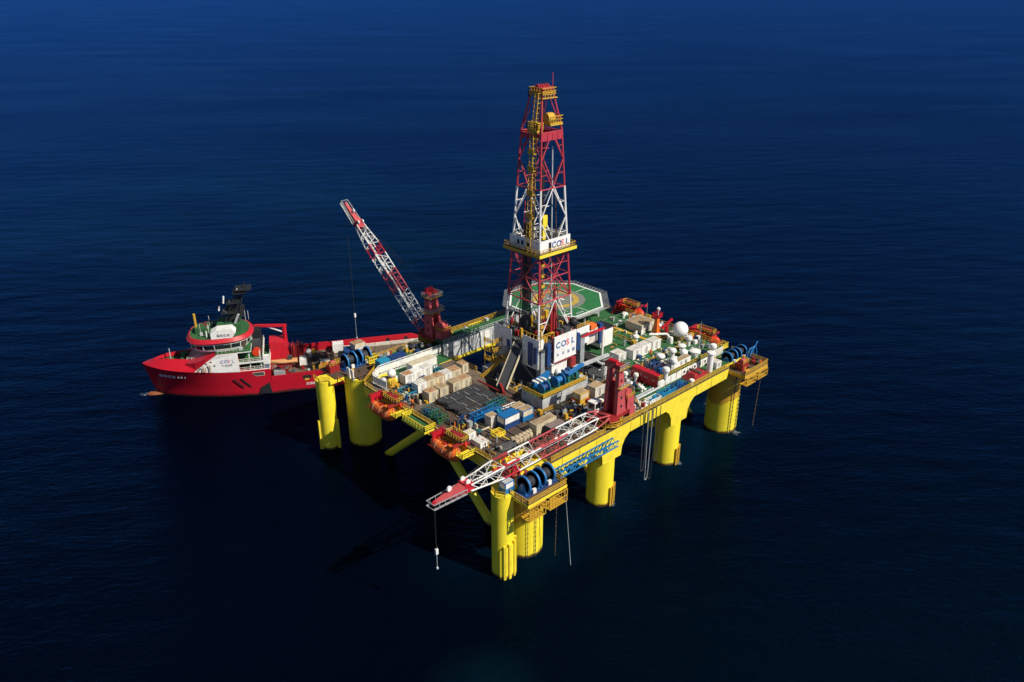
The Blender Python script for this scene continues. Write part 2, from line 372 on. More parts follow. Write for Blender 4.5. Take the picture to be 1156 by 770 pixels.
# deck beams (yellow box girders) and deck plates
def slab(x0, y0, x1, y1, z0, z1, mat, name='deck_block'): return MB().box((x0, y0, z0), (x1, y1, z1)).build(name, mat, rig)
slab(4.4, -2.93, 66.0, 11.5, 16.2, D, yellow)            # side girder over the near pontoon
slab(4.4, 46.0, 20.0, 59.5, 16.2, D, yellow); slab(20.01, 50.0, 45.99, 59.5, 16.2, D, yellow); slab(46.0, 46.0, 66.0, 59.5, 16.2, D, yellow)
slab(-3.6, 4.4, 4.39, 49.6, 16.4, D-0.02, yellow)
slab(4.4, 11.51, 20.0, 45.99, 16.3, D-0.03, yellow)
slab(46.0, 11.51, 66.0, 45.99, 16.3, D-0.03, yellow)
slab(66.01, -2.0, 73.2, 58.5, 16.25, D-0.05, yellow)
slab(20.01, 11.52, 45.99, 36.0, 16.5, D-0.6, dgrey, 'cellar_deck')
for x in (8, 13, 18, 29, 34, 39.5, 53, 59): MB().box((x-.09, -3.02, 16.3), (x+.09, -2.935, D-0.15)).build('stiffener', yellow, rig)
MB().box((4.4, -3.25, D-0.12), (66, -2.94, D+0.06)).build('gunwale', brown, rig)
MB().box((-3.95, 4.4, D-0.10), (-3.62, 49.6, D+0.06)).build('gunwale', brown, rig)
# painted deck areas, each a plate laid on the girders
def plate(x0, y0, x1, y1, mat, z=D, name='deck_plate'): return MB().box((x0, y0, z-0.015), (x1, y1, z+0.03)).build(name, mat, rig)
plate(-3.4, 4.6, 4.2, 31.0, brown); plate(4.5, -2.8, 19.8, 31.0, brown); plate(-3.4, 31.02, 4.2, 49.4, wood); plate(4.5, 31.02, 19.8, 45.8, wood)
plate(4.5, 46.1, 19.9, 59.3, green); plate(20.05, 50.1, 45.9, 59.3, green); plate(46.05, 46.1, 65.9, 59.3, green); plate(20.0, -2.8, 33.0, 11.3, brown); plate(33.02, -2.8, 45.9, 11.3, green); plate(46.02, -2.8, 65.9, 45.8, green); plate(66.1, -1.9, 73.1, 58.4, green)
for x in range(0, 20, 3): MB().box((x, 8, D+0.02), (x+.22, 30, D+0.24)).build('deck_beam', dgrey, rig)
# platform over the near corner columns, with winch baskets hung outside
def corner_platform(sgn, y0):
    Y = lambda v: y0+sgn*v
    b = lambda m, x0, v0, z0, x1, v1, z1: m.box((x0, min(Y(v0), Y(v1)), z0), (x1, max(Y(v0), Y(v1)), z1))
    b(MB(), -8.2, -0.3, 17.9, 4.35, 4.2, 18.75).build('corner_deck', yellow, rig)
    b(MB(), -7.6, 4.2, 17.5, 2.6, 9.2, 18.1).build('corner_deck', yellow, rig)
    b(MB(), -7.5, 4.1, 18.1, 2.5, 9.1, 18.14).build('deck_plate', brown, rig)
corner_platform(-1, 0)
MB().box((-8.2, LY+.2, 17.9), (4.35, LY+4.6, 18.62)).build('corner_deck', yellow, rig)
MB().box((-6.6, LY+.4, 18.6), (8.0, LY+7.5, 18.9)).box((-2.4, LY-3.4, 18.42), (4.3, LY+.38, 18.7)).build('corner_deck', brown, rig)
MB().box((4.0, 49.6, 16.4), (4.39, 56, D-.03)).build('deck_block', yellow, rig)
MB().prism([(-3.6, 49.6), (4.38, 49.6), (4.38, 55)], 16.0, D-0.06).build('deck_block', yellow, rig)
MB().box((66.2, -7.4, 17.3), (76.4, -2.05, 18.2)).build('corner_deck', yrail, rig); MB().box((66.3, -7.3, 18.2), (76.3, -2.1, 18.25)).build('deck_plate', brown, rig)
MB().box((66.0, -2.04, 16.4), (76.4, 3.5, 18.32)).build('corner_deck', dgrey, rig)
def basket(x0, x1, y0, y1, z0, z1, k=6):
    m = MB()
    for x in (x0, x1):
        for y in (y0, y1): m.beam((x, y, z0), (x, y, z1), .16, .16)
    for z in (z0, (z0+z1)/2, z1):
        m.beam((x0, y0, z), (x1, y0, z), .12, .14).beam((x0, y1, z), (x1, y1, z), .12, .14).beam((x0, y0, z), (x0, y1, z), .12, .14).beam((x1, y0, z), (x1, y1, z), .12, .14)
    for i in range(1, k):
        x = x0+(x1-x0)*i/k; m.beam((x, y0, z0), (x, y0, z1), .09, .09)
    m.box((x0, y0, z0-.05), (x1, y1, z0))
    m.build('hanging_basket', yrail, rig)
basket(-7.4, -3.3, -9.4, -7.2, 14.6, 17.5); basket(-2.4, 2.2, -9.6, -7.4, 14.9, 17.5)
basket(67, 71, -7.6, -5.8, 15.3, 17.3); basket(72, 76.2, -7.6, -5.8, 15.4, 17.3)
# handrails: yellow runs along every edge
rails = [[(-7.5, -4.3, 18.15), (-7.5, -9.1, 18.15), (2.5, -9.1, 18.15), (2.5, -4.3, 18.15)],
 [(4.6, -3.0, D), (20.5, -3.0, D)], [(26.2, -3.0, D), (65.8, -3.0, D)], [(-3.75, 5.0, D), (-3.75, 10, D)], [(-3.75, 22.5, D), (-3.75, 34.0, D)], [(-3.75, 46, D), (-3.75, 49.3, D), (4, 55.2, D)],
 [(66.4, -7.3, 18.25), (76.3, -7.3, 18.25), (76.3, 3, 18.3)], [(73.1, 4, D), (73.1, 5.5, D)], [(73.1, 15.5, D), (73.1, 30, D)], [(73.1, 40, D), (73.1, 58, D)], [(4.5, 59.4, D), (65.8, 59.4, D)], [(46, 37, D), (46, 49, D)], [(20, 37, D), (20, 45.9, D)],
 [(-10, LY+4.6, 18.6), (-10.2, LY+1.8, 18.6), (-8.2, LY+0.6, 18.6)], [(8, LY+7.3, 18.9), (-6.9, LY+7.3, 18.9)], [(-9.6, -1.6, 18.5), (-10.2, -3.2, 18.5), (-9.3, -4.9, 18.5)],
 [(20.2, 11.4, D), (16.5, 11.4, D)], [(31, 11.4, D), (45.9, 11.4, D)]]
for p in rails: MB().railing(p, 1.15, 0.055, 1.7, 2).build('railing', yrail, rig)
# green look-out platform pushed out over the sea between the lifeboats
MB().box((-6.6, 22.6, D-0.5), (-3.63, 30.6, D-0.05)).build('look_out_platform', yellow, rig)
MB().box((-6.5, 22.7, D-0.05), (-3.65, 30.5, D)).build('deck_plate', green, rig)
MB().railing([(-3.7, 22.7, D), (-6.5, 22.7, D), (-6.5, 30.5, D), (-3.7, 30.5, D)], 1.2, 0.07, 1.0, 2).build('railing', yellow, rig)
for y in (23.5, 26.5, 29.5): MB().tube((-6.3, y, D-.5), (-3.6, y, 16.9), .12).build('strut', yellow, rig)
# white shelter wall round the left-hand cargo area
wp = [V((-1.5, 43.4, 0)), V((-1.9, 48.4, 0)), V((1.5, 50.8, 0)), V((19.6, 50.3, 0))]
def shelter():
    for i, (a, b) in enumerate(zip(wp, wp[1:])):
        L = (b-a).length; k = max(2, int(L/1.5)); d = (b-a)/k
        for j in range(k):
            p, q = a+d*j, a+d*(j+1)
            MB().beam(p+V((0,0,D+1.45)), q*0.985+p*0.015+V((0,0,D+1.45)), 0.08, 1.15).build('wall_panel', white, rig)
        m = MB()
        for z in (D+.15, D+.75, D+2.1, D+2.55): m.beam(a+V((0,0,z)), b+V((0,0,z)), .14, .12)
        for j in range(k+1): m.beam(a+d*j+V((0,0,D)), a+d*j+V((0,0,D+2.6)), .12, .12)
        for j in range(k): m.beam(a+d*j+V((0,0,D+.15)), a+d*(j+1)+V((0,0,D+.75)), .08, .08)
        m.build('wall_frame', white, rig)
shelter()
# inner wall of the far wing, with doors, pipes and panels
MB().box((20.0, 49.6, 17.4), (46.0, 49.98, D+2.7)).build('wing_wall', lgrey, rig)
for i, x in enumerate((21, 23.4, 25.8, 28.2, 31, 33.6, 36.4, 39, 41.8)):
    MB().box((x, 49.5, D+.2), (x+1.7, 49.59, D+2.3)).build('wall_panel', (white, lgrey, grey, lgrey, white, white, lgrey, grey, white)[i], rig)
MB().box((20, 49.2, 16.6), (46, 49.6, 17.4)).build('flange', yellow, rig)
MB().box((20.0, 49.99, D+2.55), (46.0, 53.5, D+2.75)).build('wing_roof', green, rig)
MB().railing([(20.2, 49.8, D+2.75), (46, 49.8, D+2.75)], 1.0, .05, 1.6, 1).build('railing', lgrey, rig)
# raised deckhouse aft
HZ = 21.2
slab(44.0, 1.6, 66.0, 34.0, D+0.03, HZ, wdirty, 'deckhouse_block'); slab(66.01, 2.6, 71.6, 34.0, D+.03, HZ-.03, wdirty, 'deckhouse_block')
plate(44.1, 1.7, 65.9, 33.9, green, HZ, 'roof_plate'); plate(66.1, 2.7, 71.5, 33.9, green, HZ-.03, 'roof_plate')
for x in [44.6+i*2.1 for i in range(10)]:
    MB().box((x, 1.50, D+.25), (x+1.75, 1.595, HZ-.2)).build('wall_panel', white, rig)
    if int(x) % 2: MB().box((x+.5, 1.46, D+.9), (x+1.2, 1.495, D+1.5)).build('window_pane', glassm, rig)
for pts in ([(44.1, 1.75, HZ), (65.9, 1.75, HZ)], [(44.1, 1.75, HZ), (44.1, 12, HZ)], [(66.1, 2.8, HZ), (71.4, 2.8, HZ), (71.4, 33.8, HZ)], [(46, 16.2, HZ), (66, 16.2, HZ)], [(56, 16.2, HZ), (56, 33, HZ)]):
    MB().railing(pts, 1.1, .055, 1.7, 1).build('railing', yrail, rig)
for (x0, y0, x1, y1) in ((46, 15.3, 66, 16.1), (44.5, 2.0, 66, 2.9), (60, 17, 61, 33), (50, 9.6, 66, 10.4)):
    MB().box((x0, y0, HZ+.03), (x1, y1, HZ+.10)).build('walkway', (yrail if y0 > 9 else green), rig)

# ------------------------------------------------------------------ derrick
DX, DY = 32.0, 28.3
def hw(z):   # half width of the tower at height z
    pts = [(26, 5.75), (30, 5.5), (51, 4.29), (75.3, 3.05), (83, 1.65), (90, 1.65)]
    for (a, ha), (b, hb) in zip(pts, pts[1:]):
        if a <= z <= b: return ha+(hb-ha)*(z-a)/(b-a)
def tcol(z): return truss_white if z < 38.2 or 49 < z < 63.5 else truss_red
derrick = thing('derrick', 'tall red and white lattice drilling tower standing on the drill floor', 'derrick', (DX, DY, 28.6))
def corner(k, z):
    h = hw(z); sx, sy = ((-1,-1), (1,-1), (1,1), (-1,1))[k % 4]; return V((DX+sx*h, DY+sy*h, z))
def member(p, q, r, name='brace'):
    zm = (p.z+q.z)/2; MB().tube(p, q, r, 6).build(name, tcol(zm), derrick, True)
zs = [28.6, 38.2, 43.6, 49.4, 56.8, 63.5, 69.4, 75.3, 83.0]
for k in range(4):
    for a, b in zip(zs, zs[1:]): member(corner(k, a), corner(k, b), 0.26 if a < 60 else 0.22, 'corner_leg')
for k in range(4):
    f = lambda z, t: corner(k, z).lerp(corner(k+1, z), t)
    for z in (38.2, 49.4, 52.2, 63.5, 75.3, 83.0): member(corner(k, z), corner(k+1, z), 0.15)
    if k != 3:
        member(f(28.8, 0), f(38.1, 0.5), 0.15); member(f(28.8, 1), f(38.1, 0.5), 0.15)
        member(f(33.5, .02), f(33.5, .26), 0.11); member(f(33.5, .74), f(33.5, .98), 0.11)
    else:
        member(f(28.8, 0), f(34, 0.04), 0.15); member(f(33.6, .0), f(38.1, .3), 0.15); member(f(33.6, 1), f(38.1, .7), 0.15)
    member(f(38.3, 0), f(43.6, 0.5), .14); member(f(38.3, 1), f(43.6, 0.5), .14); member(f(43.6, 0.5), f(49.3, 0), .14); member(f(43.6, 0.5), f(49.3, 1), .14)
    member(f(43.6, 0), f(43.6, 1), .12)
    for lo, mid, hi in ((50.0, 56.8, 63.4), (63.6, 69.4, 75.2)):
        member(f(lo, .5), f(mid, 0), .14); member(f(lo, .5), f(mid, 1), .14); member(f(mid, 0), f(hi, .5), .14); member(f(mid, 1), f(hi, .5), .14)
    for z, t0, t1 in ((46.4, .02, .98), (40.9, .02, .98), (60.2, .0, .26), (60.2, .74, 1), (53.4, 0, .24), (53.4, .76, 1), (66.5, 0, .24), (66.5, .76, 1), (72.3, 0, .26), (72.3, .74, 1)): member(f(z, t0), f(z, t1), .08)
    for z0, z1, t0, t1 in ((40.9, 38.3, .25, .5), (40.9, 38.3, .75, .5), (46.4, 49.3, .27, .5), (46.4, 49.3, .73, .5)): member(f(z0, t0), f(z1, t1), .08)
    if k in (1, 3): member(f(75.4, 0), f(82.9, .5), .11); member(f(75.4, 1), f(82.9, .5), .11)
# deep red girder under the crown section
for k in (0, 2): MB().beam(corner(k, 74.4), corner(k+1, 74.4), 0.35, 1.5).build('girder', truss_red, derrick)
for k in (1, 3): MB().beam(corner(k, 74.6).lerp(corner(k+1, 74.6), .02), corner(k, 74.6).lerp(corner(k+1, 74.6), .98), 0.3, 0.8).build('girder', truss_red, derrick)
for t in (.25, .5, .75):
    p = corner(0, 74.4).lerp(corner(1, 74.4), t); MB().box((p.x-.06, p.y-.24, 73.7), (p.x+.06, p.y-.18, 75.1)).build('girder_rib', dred, derrick)
# crown block with its railed deck
MB().box((DX-2.0, DY-2.0, 83.05), (DX+2.0, DY+2.0, 83.25)).build('crown_deck', yrail, derrick)
MB().box((DX-1.7, DY-1.5, 83.3), (DX+1.7, DY+1.5, 84.2)).build('crown_block', truss_red, derrick)
for i in range(5): MB().lathe((DX-1.4+i*.7, DY, 84.2), [(.01, -.12), (.6, -.12), (.6, .12), (.01, .12)], 14, 'x').build('sheave', truss_red, derrick, True)
MB().railing([(DX-2, DY-2, 82.2), (DX+2.2, DY-2, 82.2), (DX+2.2, DY+2, 82.2), (DX-2, DY+2, 82.2), (DX-2, DY-2, 82.2)], 1.9, .07, .8, 2).build('crown_railing', yrail, derrick)
MB().box((DX-2.1, DY-2.3, 82.0), (DX+2.3, DY-1.7, 82.2)).build('crown_walkway', yrail, derrick)
MB().tube((DX+1.9, DY-1.2, 84), (DX+1.9, DY-1.2, 87), .1).build('lightning_rod', truss_red, derrick)
# racking board: yellow platforms and stabbing board
MB().box((DX-.8, DY-3.4, 76.6), (DX+2.9, DY-.4, 77.2)).build('racking_board', yrail, derrick)
MB().railing([(DX-.8, DY-3.4, 77.2), (DX+2.9, DY-3.4, 77.2), (DX+2.9, DY-.4, 77.2)], 1.3, .07, .8, 1).build('board_railing', yrail, derrick)
MB().lathe((DX-.2, DY-2.4, 78.2), [(.01, -1.0), (1.0, -1.0), (1.1, 0), (1.0, .9), (.01, .9)], 12, 'x').build('hoist_drum', yrail, derrick, True)
MB().box((DX-3.9, DY-2.6, 75.4), (DX-2.2, DY+.4, 76.0)).build('racking_board', yrail, derrick)
MB().railing([(DX-2.2, DY-2.6, 76), (DX-3.9, DY-2.6, 76), (DX-3.9, DY+.4, 76), (DX-2.2, DY+.4, 76)], 1.4, .09, .7, 2).build('board_railing', yrail, derrick)
MB().box((DX-3.4, DY-1.9, 76.0), (DX-2.6, DY-.9, 77.6)).build('hoist_frame', yrail, derrick)
MB().box((DX-3.1, DY-1.4, 73.6), (DX-2.4, DY-.6, 75.4)).build('hoist_frame', yrail, derrick)
# ladder trunk up the shaded face
def ladder(z0, z1, t, off):
    m = MB(); n = int((z1-z0)/1.0)
    P = lambda z, s: corner(3, z).lerp(corner(4, z), t+s)+V((-off, 0, 0))
    for s in (-.08, .08):
        m.beam(P(z0, s), P(z1, s), .16, .16); m.beam(P(z0, s)+V((-.9, 0, 0)), P(z1, s)+V((-.9, 0, 0)), .13, .13)
    for i in range(n+1):
        z = z0+(z1-z0)*i/n
        m.beam(P(z, -.08), P(z, .08), .1, .1); m.beam(P(z, -.08)+V((-.9,0,0)), P(z, .08)+V((-.9,0,0)), .1, .12)
        for s in (-.08, .08): m.beam(P(z, s), P(z, s)+V((-.9,0,0)), .09, .1)
    m.build('ladder_trunk', yrail, derrick)
ladder(50, 75.2, .70, .15)
for a, b in ((75.3, 83.2),):
    m = MB()
    for dx in (0, .9):
        for dy in (-.5, .5): m.beam((DX-2.9-dx*.9, DY-1.2+dy, a), (DX-1.9-dx*.9, DY-1.2+dy, b), .14, .14)
    for i in range(9):
        z = a+(b-a)*i/8; x = DX-2.9+(z-a)/(b-a)
        m.beam((x-.8, DY-1.7, z), (x-.8, DY-.7, z), .1, .1).beam((x, DY-1.7, z), (x, DY-.7, z), .1, .1).beam((x-.8, DY-1.7, z), (x, DY-1.7, z), .1, .1)
    m.build('ladder_trunk', yrail, derrick)
for z in (57.5, 62.5, 67.5, 71):
    p = corner(3, z).lerp(corner(4, z), .72); MB().box((p.x-1.3, p.y-.9, z), (p.x-.2, p.y+.9, z+.12)).box((p.x-1.3, p.y-.9, z+.12), (p.x-1.2, p.y+.9, z+1.1)).build('rest_platform', yrail, derrick)
# the broad gallery with its lettered wind wall
GZ = 49.6
MB().box((DX-5.8, DY-5.8, GZ), (DX+5.8, DY-4.9, GZ+.22)).box((DX-5.8, DY+4.9, GZ), (DX+5.8, DY+5.8, GZ+.22)).box((DX-5.8, DY-4.89, GZ), (DX-4.0, DY+4.89, GZ+.22)).box((DX+4.0, DY-4.89, GZ), (DX+5.8, DY+4.89, GZ+.22)).build('gallery_deck', brown, derrick)
MB().box((DX-5.85, DY-5.92, GZ-.3), (DX+5.85, DY-5.81, GZ+.4)).build('gallery_edge', yellow, derrick)
MB().box((DX-5.92, DY-5.8, GZ-.3), (DX-5.81, DY+5.8, GZ+.4)).build('gallery_edge', yrail, derrick)
MB().railing([(DX+5.7, DY-5.7, GZ+.2), (DX-5.7, DY-5.7, GZ+.2), (DX-5.7, DY+5.7, GZ+.2), (DX+5.7, DY+5.7, GZ+.2), (DX+5.7, DY-5.7, GZ+.2)], 1.15, .05, 1.2, 1).build('gallery_railing', yrail, derrick)
gw = 4.75
for i in range(6):
    a = -gw+i*gw/3; b = a+gw/3-.03
    if i == 0:
        MB().box((DX+a, DY-gw-.08, GZ+.25), (DX+b, DY-gw, GZ+3.1)).build('wind_panel', white, derrick)
    else: MB().box((DX+a, DY-gw-.08, GZ+.25), (DX+b, DY-gw, GZ+3.1)).build('wind_panel', white, derrick)
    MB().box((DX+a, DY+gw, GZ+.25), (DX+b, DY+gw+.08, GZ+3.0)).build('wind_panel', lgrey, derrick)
    MB().box((DX-gw-.08, DY+a, GZ+.25), (DX-gw, DY+b, GZ+3.1)).build('wind_panel', white, derrick)
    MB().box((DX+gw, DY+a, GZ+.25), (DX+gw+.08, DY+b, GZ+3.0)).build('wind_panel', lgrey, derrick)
MB().box((DX-2.1, DY-gw-.12, GZ+.3), (DX-1.3, DY-gw-.085, GZ+2.4)).build('doorway', black, derrick)
for yy in (DY-1.5, DY+.3, DY+1.6): MB().box((DX-gw-.12, yy, GZ+1.3), (DX-gw-.085, yy+.7, GZ+2.3)).build('doorway', black, derrick)
def cosl(parent, x, y, z, size, step, ex=(1,0,0), ey=(0,0,1), local=False, bold=.03):
    exv = V(ex)
    for i, (ch, m) in enumerate(zip('COSL', (ink_blue, ink_blue, ink_red, ink_blue))):
        lettering(ch, m, parent, frame_matrix(V((x, y, z))+exv*(i*step), ex, ey), size, local, 'letter', .015, bold, 1.0)
cosl(derrick, DX-1.15, DY-gw-.10, GZ+.95, 1.95, 1.48, bold=.05)
# travelling equipment and racked pipe inside the tower
MB().box((DX-.7, DY-1.6, 54.5), (DX+.7, DY-.4, 57.0)).box((DX-.5, DY-1.4, 51.5), (DX+.4, DY-.5, 54.4)).build('top_drive', yellow, derrick)
MB().tube((DX, DY-1, 57), (DX, DY-.2, 82), .14).tube((DX-.35, DY-1, 57), (DX-.3, DY-.2, 82), .06).tube((DX+.35, DY-1, 57), (DX+.3, DY-.2, 82), .06).build('hoist_rope', rope, derrick)
MB().tube((DX+1.4, DY+1.5, 29), (DX+1.2, DY+1.2, 72), .16).tube((DX+1.4, DY-2.6, 29), (DX+1.2, DY-2.2, 72), .16).build('guide_rail', lgrey, derrick)
m = MB()
for i in range(4):
    for j in range(6): m.tube((DX-3.9+i*.32, DY+.2+j*.33, 29), (DX-3.1+i*.32, DY+.3+j*.3, 55.5), .11, 5)
m.build('racked_pipe', dgrey, derrick)['kind'] = 'stuff'
for x, y, zt, mt in ((DX+2.8, DY-3.6, 62, brown), (DX+3.2, DY+2.8, 70, dgrey), (DX-3.4, DY+3.2, 60, truss_red), (DX+.4, DY+3.4, 66, dgrey), (DX-2.9, DY-3.4, 58, brown), (DX+2.2, DY-3.9, 47, truss_red)): MB().tube((x, y, 28.7), (DX+(x-DX)*.72, DY+(y-DY)*.72, zt), .13, 6).build('standpipe', mt, derrick, True)
for z in (52.6, 58.0, 66.0, 71.0): MB().tube((DX-hw(z), DY+hw(z)*.3, z), (DX+hw(z), DY+hw(z)*.3, z), .09, 5).build('guide_tie', tcol(z), derrick)
for x, y in ((-3.2, -3.9), (-1.5, -4.1), (2.6, -4.0), (3.4, 1.5), (-3.8, 2.6)): MB().box((DX+x-.5, DY+y-.3, GZ+.25), (DX+x+.5, DY+y+.4, GZ+1.6+.2*x)).build('gallery_locker', (grey, yrail, dgrey, white, brown)[int(x+4) % 5], derrick)
MB().box((DX-2.4, DY-3.0, 29), (DX-1.7, DY-2.3, 49.4)).build('service_mast', brown, derrick)
for z in (31, 33.5, 36, 38.5, 41, 43.5, 46): MB().box((DX-2.6, DY-3.3, z), (DX-1.5, DY-2.1, z+.7)).build('mast_collar', yrail, derrick)
MB().box((DX-.3, DY-4.2, 29), (DX+.3, DY-3.8, 36)).box((DX+.7, DY-4.2, 29), (DX+1.2, DY-3.8, 40)).build('standpipe', dred, derrick)
MB().sphere((DX+5.2, DY-6.2, 31.6), 1.1, 12, 8).build('lamp_cluster', black, derrick, True)

# ------------------------------------------------------------------ drill floor and its wind walls
df = thing('drill_floor', 'raised drill floor with white wind walls, blue lockers and lettered board', 'drill floor', (DX, DY, D-.6))
MB().box((24.8, 20.2, 27.9), (40.5, 36.2, 28.55)).build('floor_slab', dgrey, df)
for x, y in ((25.6, 21), (25.6, 35), (38.8, 21), (38.8, 35)): MB().box((x-.7, y-.7, D-.58), (x+.7, y+.7, 27.88)).build('substructure_leg', grey, df)
for a, b in (((25.6, 35, 19), (38.8, 35, 27.5)), ((25.6, 21, 19), (25.6, 34, 27.5)), ((38.8, 21, 20), (25.6, 21, 27))): MB().tube(a, b, .25).build('substructure_brace', grey, df)
def wallx(x, y0, y1, z0, z1, mat=white, k=3):
    for i in range(k):
        a = y0+(y1-y0)*i/k; b = y0+(y1-y0)*(i+1)/k-.03
        MB().box((x-.12, a, z0), (x, b, z1)).build('wind_panel', mat, df)
def wally(y, x0, x1, z0, z1, mat=white, k=3):
    for i in range(k):
        a = x0+(x1-x0)*i/k; b = x0+(x1-x0)*(i+1)/k-.03
        MB().box((a, y-.12, z0), (b, y, z1)).build('wind_panel', mat, df)
wallx(24.6, 20.9, 26.0, 23.6, 31.0, white, 4); wallx(24.6, 29.6, 35.6, 26.2, 31.0, white, 4)
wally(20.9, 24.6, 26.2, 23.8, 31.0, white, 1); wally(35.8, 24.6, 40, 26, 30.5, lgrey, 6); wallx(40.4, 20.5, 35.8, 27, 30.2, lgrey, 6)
MB().box((24.2, 22.6, 24.2), (24.46, 23.9, 29.8)).box((24.2, 21.2, 25), (24.46, 22.1, 29)).build('blue_locker', navy, df)
MB().box((24.2, 30.1, 26.4), (24.46, 31.0, 28.2)).build('blue_locker', navy, df)
MB().box((26.3, 19.6, 24.4), (27.4, 20.8, 29.8)).build('blue_locker', navy, df)
MB().box((35.6, 19.2, 25.6), (36.6, 20.1, 29.8)).build('blue_locker', navy, df)
# lettered board
board = MB().box((28.0, 19.15, 25.1), (35.2, 19.45, 31.2)).build('sign_board', white, df)
cosl(board, 28.45, 19.13, 28.3, 2.05, 1.68, bold=.06)
for i, ch in enumerate('中海油服'): lettering(ch, ink_blue, board, frame_matrix((28.65+i*1.72, 19.13, 26.2), (1,0,0), (0,0,1)), .95, False, 'letter', .012, .01)
MB().box((27.9, 19.05, 25.0), (35.3, 19.5, 25.09)).build('board_frame', lgrey, df)
for x in (28.2, 31.5, 34.9): MB().beam((x, 19.6, 24.6), (x, 20.2, 31.4), .2, .2).build('board_post', truss_red, df)
MB().box((27.6, 19.5, 21.4), (32.6, 21.0, 24.4)).build('service_block', white, df)
MB().box((27.4, 19.2, 24.42), (33.0, 21.0, 24.62)).build('block_roof', white, df)
MB().box((33.0, 18.4, 22.4), (34.5, 20.4, 24.8)).build('machinery_box', dred, df)
for i in range(7): MB().beam((28.2+i*.8, 19.1, 24.7), (28.5+i*.8, 18.6, 25.0), .25, .2).build('red_pipe', red, df)
wally(20.6, 36.8, 41.2, 25.8, 30.3, white, 4)
wally(21.4, 41.4, 45.2, 24.6, 28.2, wdirty, 3)
MB().box((42.4, 21.0, 28.3), (44.4, 22.6, 29.4)).build('winch_housing', orange, df)
MB().box((45.4, 20.8, 23.8), (46.6, 22.2, 29.0)).build('blue_locker', navy, df)
MB().box((46.8, 21.5, 22.0), (51.2, 25.5, 26.6)).build('machinery_house', white, df)
MB().box((46.6, 21.3, 26.6), (51.4, 25.7, 26.8)).build('house_roof', black, df)
MB().railing([(24.7, 20.3, 28.5), (24.7, 26, 28.5)], 3.4, .05, 1.2, 2).build('railing', yrail, df)
MB().railing([(25.2, 20.6, 31), (28, 20.6, 31)], 1.0, .06, .8, 1).railing([(36.8, 20.5, 30.3), (41, 20.5, 30.3)], 1.0, .06, .8, 1).build('railing', yrail, df)
# dark pipe ramp up to the drill floor
MB().beam((25.6, 27.8, 28.2), (16.6, 24.4, 20.4), 2.6, .5).build('pipe_ramp', dgrey, df)
for o in (-1.35, 1.35): MB().beam((25.6-.35*o*.5, 27.8+o, 28.5), (16.6-.35*o*.5, 24.4+o, 20.7), .18, .6).build('ramp_side', cream, df)
m = MB()
for i in range(12):
    x = 25.5-i*.15; m.box((26+random.uniform(0, 12), 22+random.uniform(0, 11), 28.55), (26.6+random.uniform(0, 12), 22.5+random.uniform(0, 11), 28.6))
for i in range(26):
    x, y = random.uniform(25.4, 39), random.uniform(21.5, 34.5)
    if (x-DX)**2+(y-DY)**2 > 9: m.box((x, y, 28.56), (x+random.uniform(.5, 1.8), y+random.uniform(.5, 1.6), 28.6+random.uniform(.6, 2.4)))
m.build('floor_machinery', dgrey, df)['kind'] = 'stuff'
m = MB()
for i in range(22):
    x, y = random.uniform(25.4, 39), random.uniform(21.5, 34.5); m.box((x, y, 28.56), (x+random.uniform(.3, 1.1), y+random.uniform(.3, 1.1), 28.6+random.uniform(.6, 2.6)))
m.build('floor_machinery', yrail, df)['kind'] = 'stuff'
m = MB()
for i in range(10):
    x, y = random.uniform(25.4, 39), random.uniform(21.5, 34.5); m.box((x, y, 28.56), (x+random.uniform(.4, 1.3), y+random.uniform(.3, 1.1), 28.6+random.uniform(1, 3.0)))
m.build('floor_machinery', dred, df)['kind'] = 'stuff'
# yellow stair platforms hung on the shaded side
MB().box((22.2, 27.4, 23.4), (24.4, 30.6, 23.6)).build('stair_landing', yrail, df)
MB().railing([(24.4, 27.4, 23.6), (22.2, 27.4, 23.6), (22.2, 30.6, 23.6), (24.4, 30.6, 23.6)], 1.1, .07, .7, 1).build('stair_railing', yrail, df)
for o in (0, 1.0): MB().beam((22.2, 30.4+o*.7, 23.5), (18.6, 33.4+o*.7, D+.1), .12, .3).build('stair_stringer', yrail, df)
for i in range(12): MB().box((18.7+i*.3, 30.55+2.9*(1-i/12), D+.2+i*.34), (19.0+i*.3, 31.0+2.9*(1-i/12), D+.26+i*.34)).build('stair_tread', yrail, df)
MB().box((21.6, 33.0, 22.2), (24.4, 36.0, 22.4)).build('stair_landing', yrail, df)
for z in (22.4, 24.6, 26.8): MB().railing([(24.4, 33, z), (21.6, 33, z), (21.6, 36, z)], 1.1, .07, .6, 1).build('stair_railing', yrail, df)
for x, y in ((21.7, 33.1), (21.7, 35.9), (24.3, 35.9)): MB().beam((x, y, D-.5), (x, y, 28), .16, .16).build('stair_post', yrail, df)
MB().tube((26.0, 33.2, 19.5), (26.0, 33.2, 27.8), 1.6, 20).build('riser_tank', lgrey, df, True)
MB().tube((41.5, 30, 18.6), (41.5, 30, 27), 1.2, 18).tube((43.5, 33, 18.6), (43.5, 33, 26), 1.0, 18).build('riser_tank', grey, df, True)

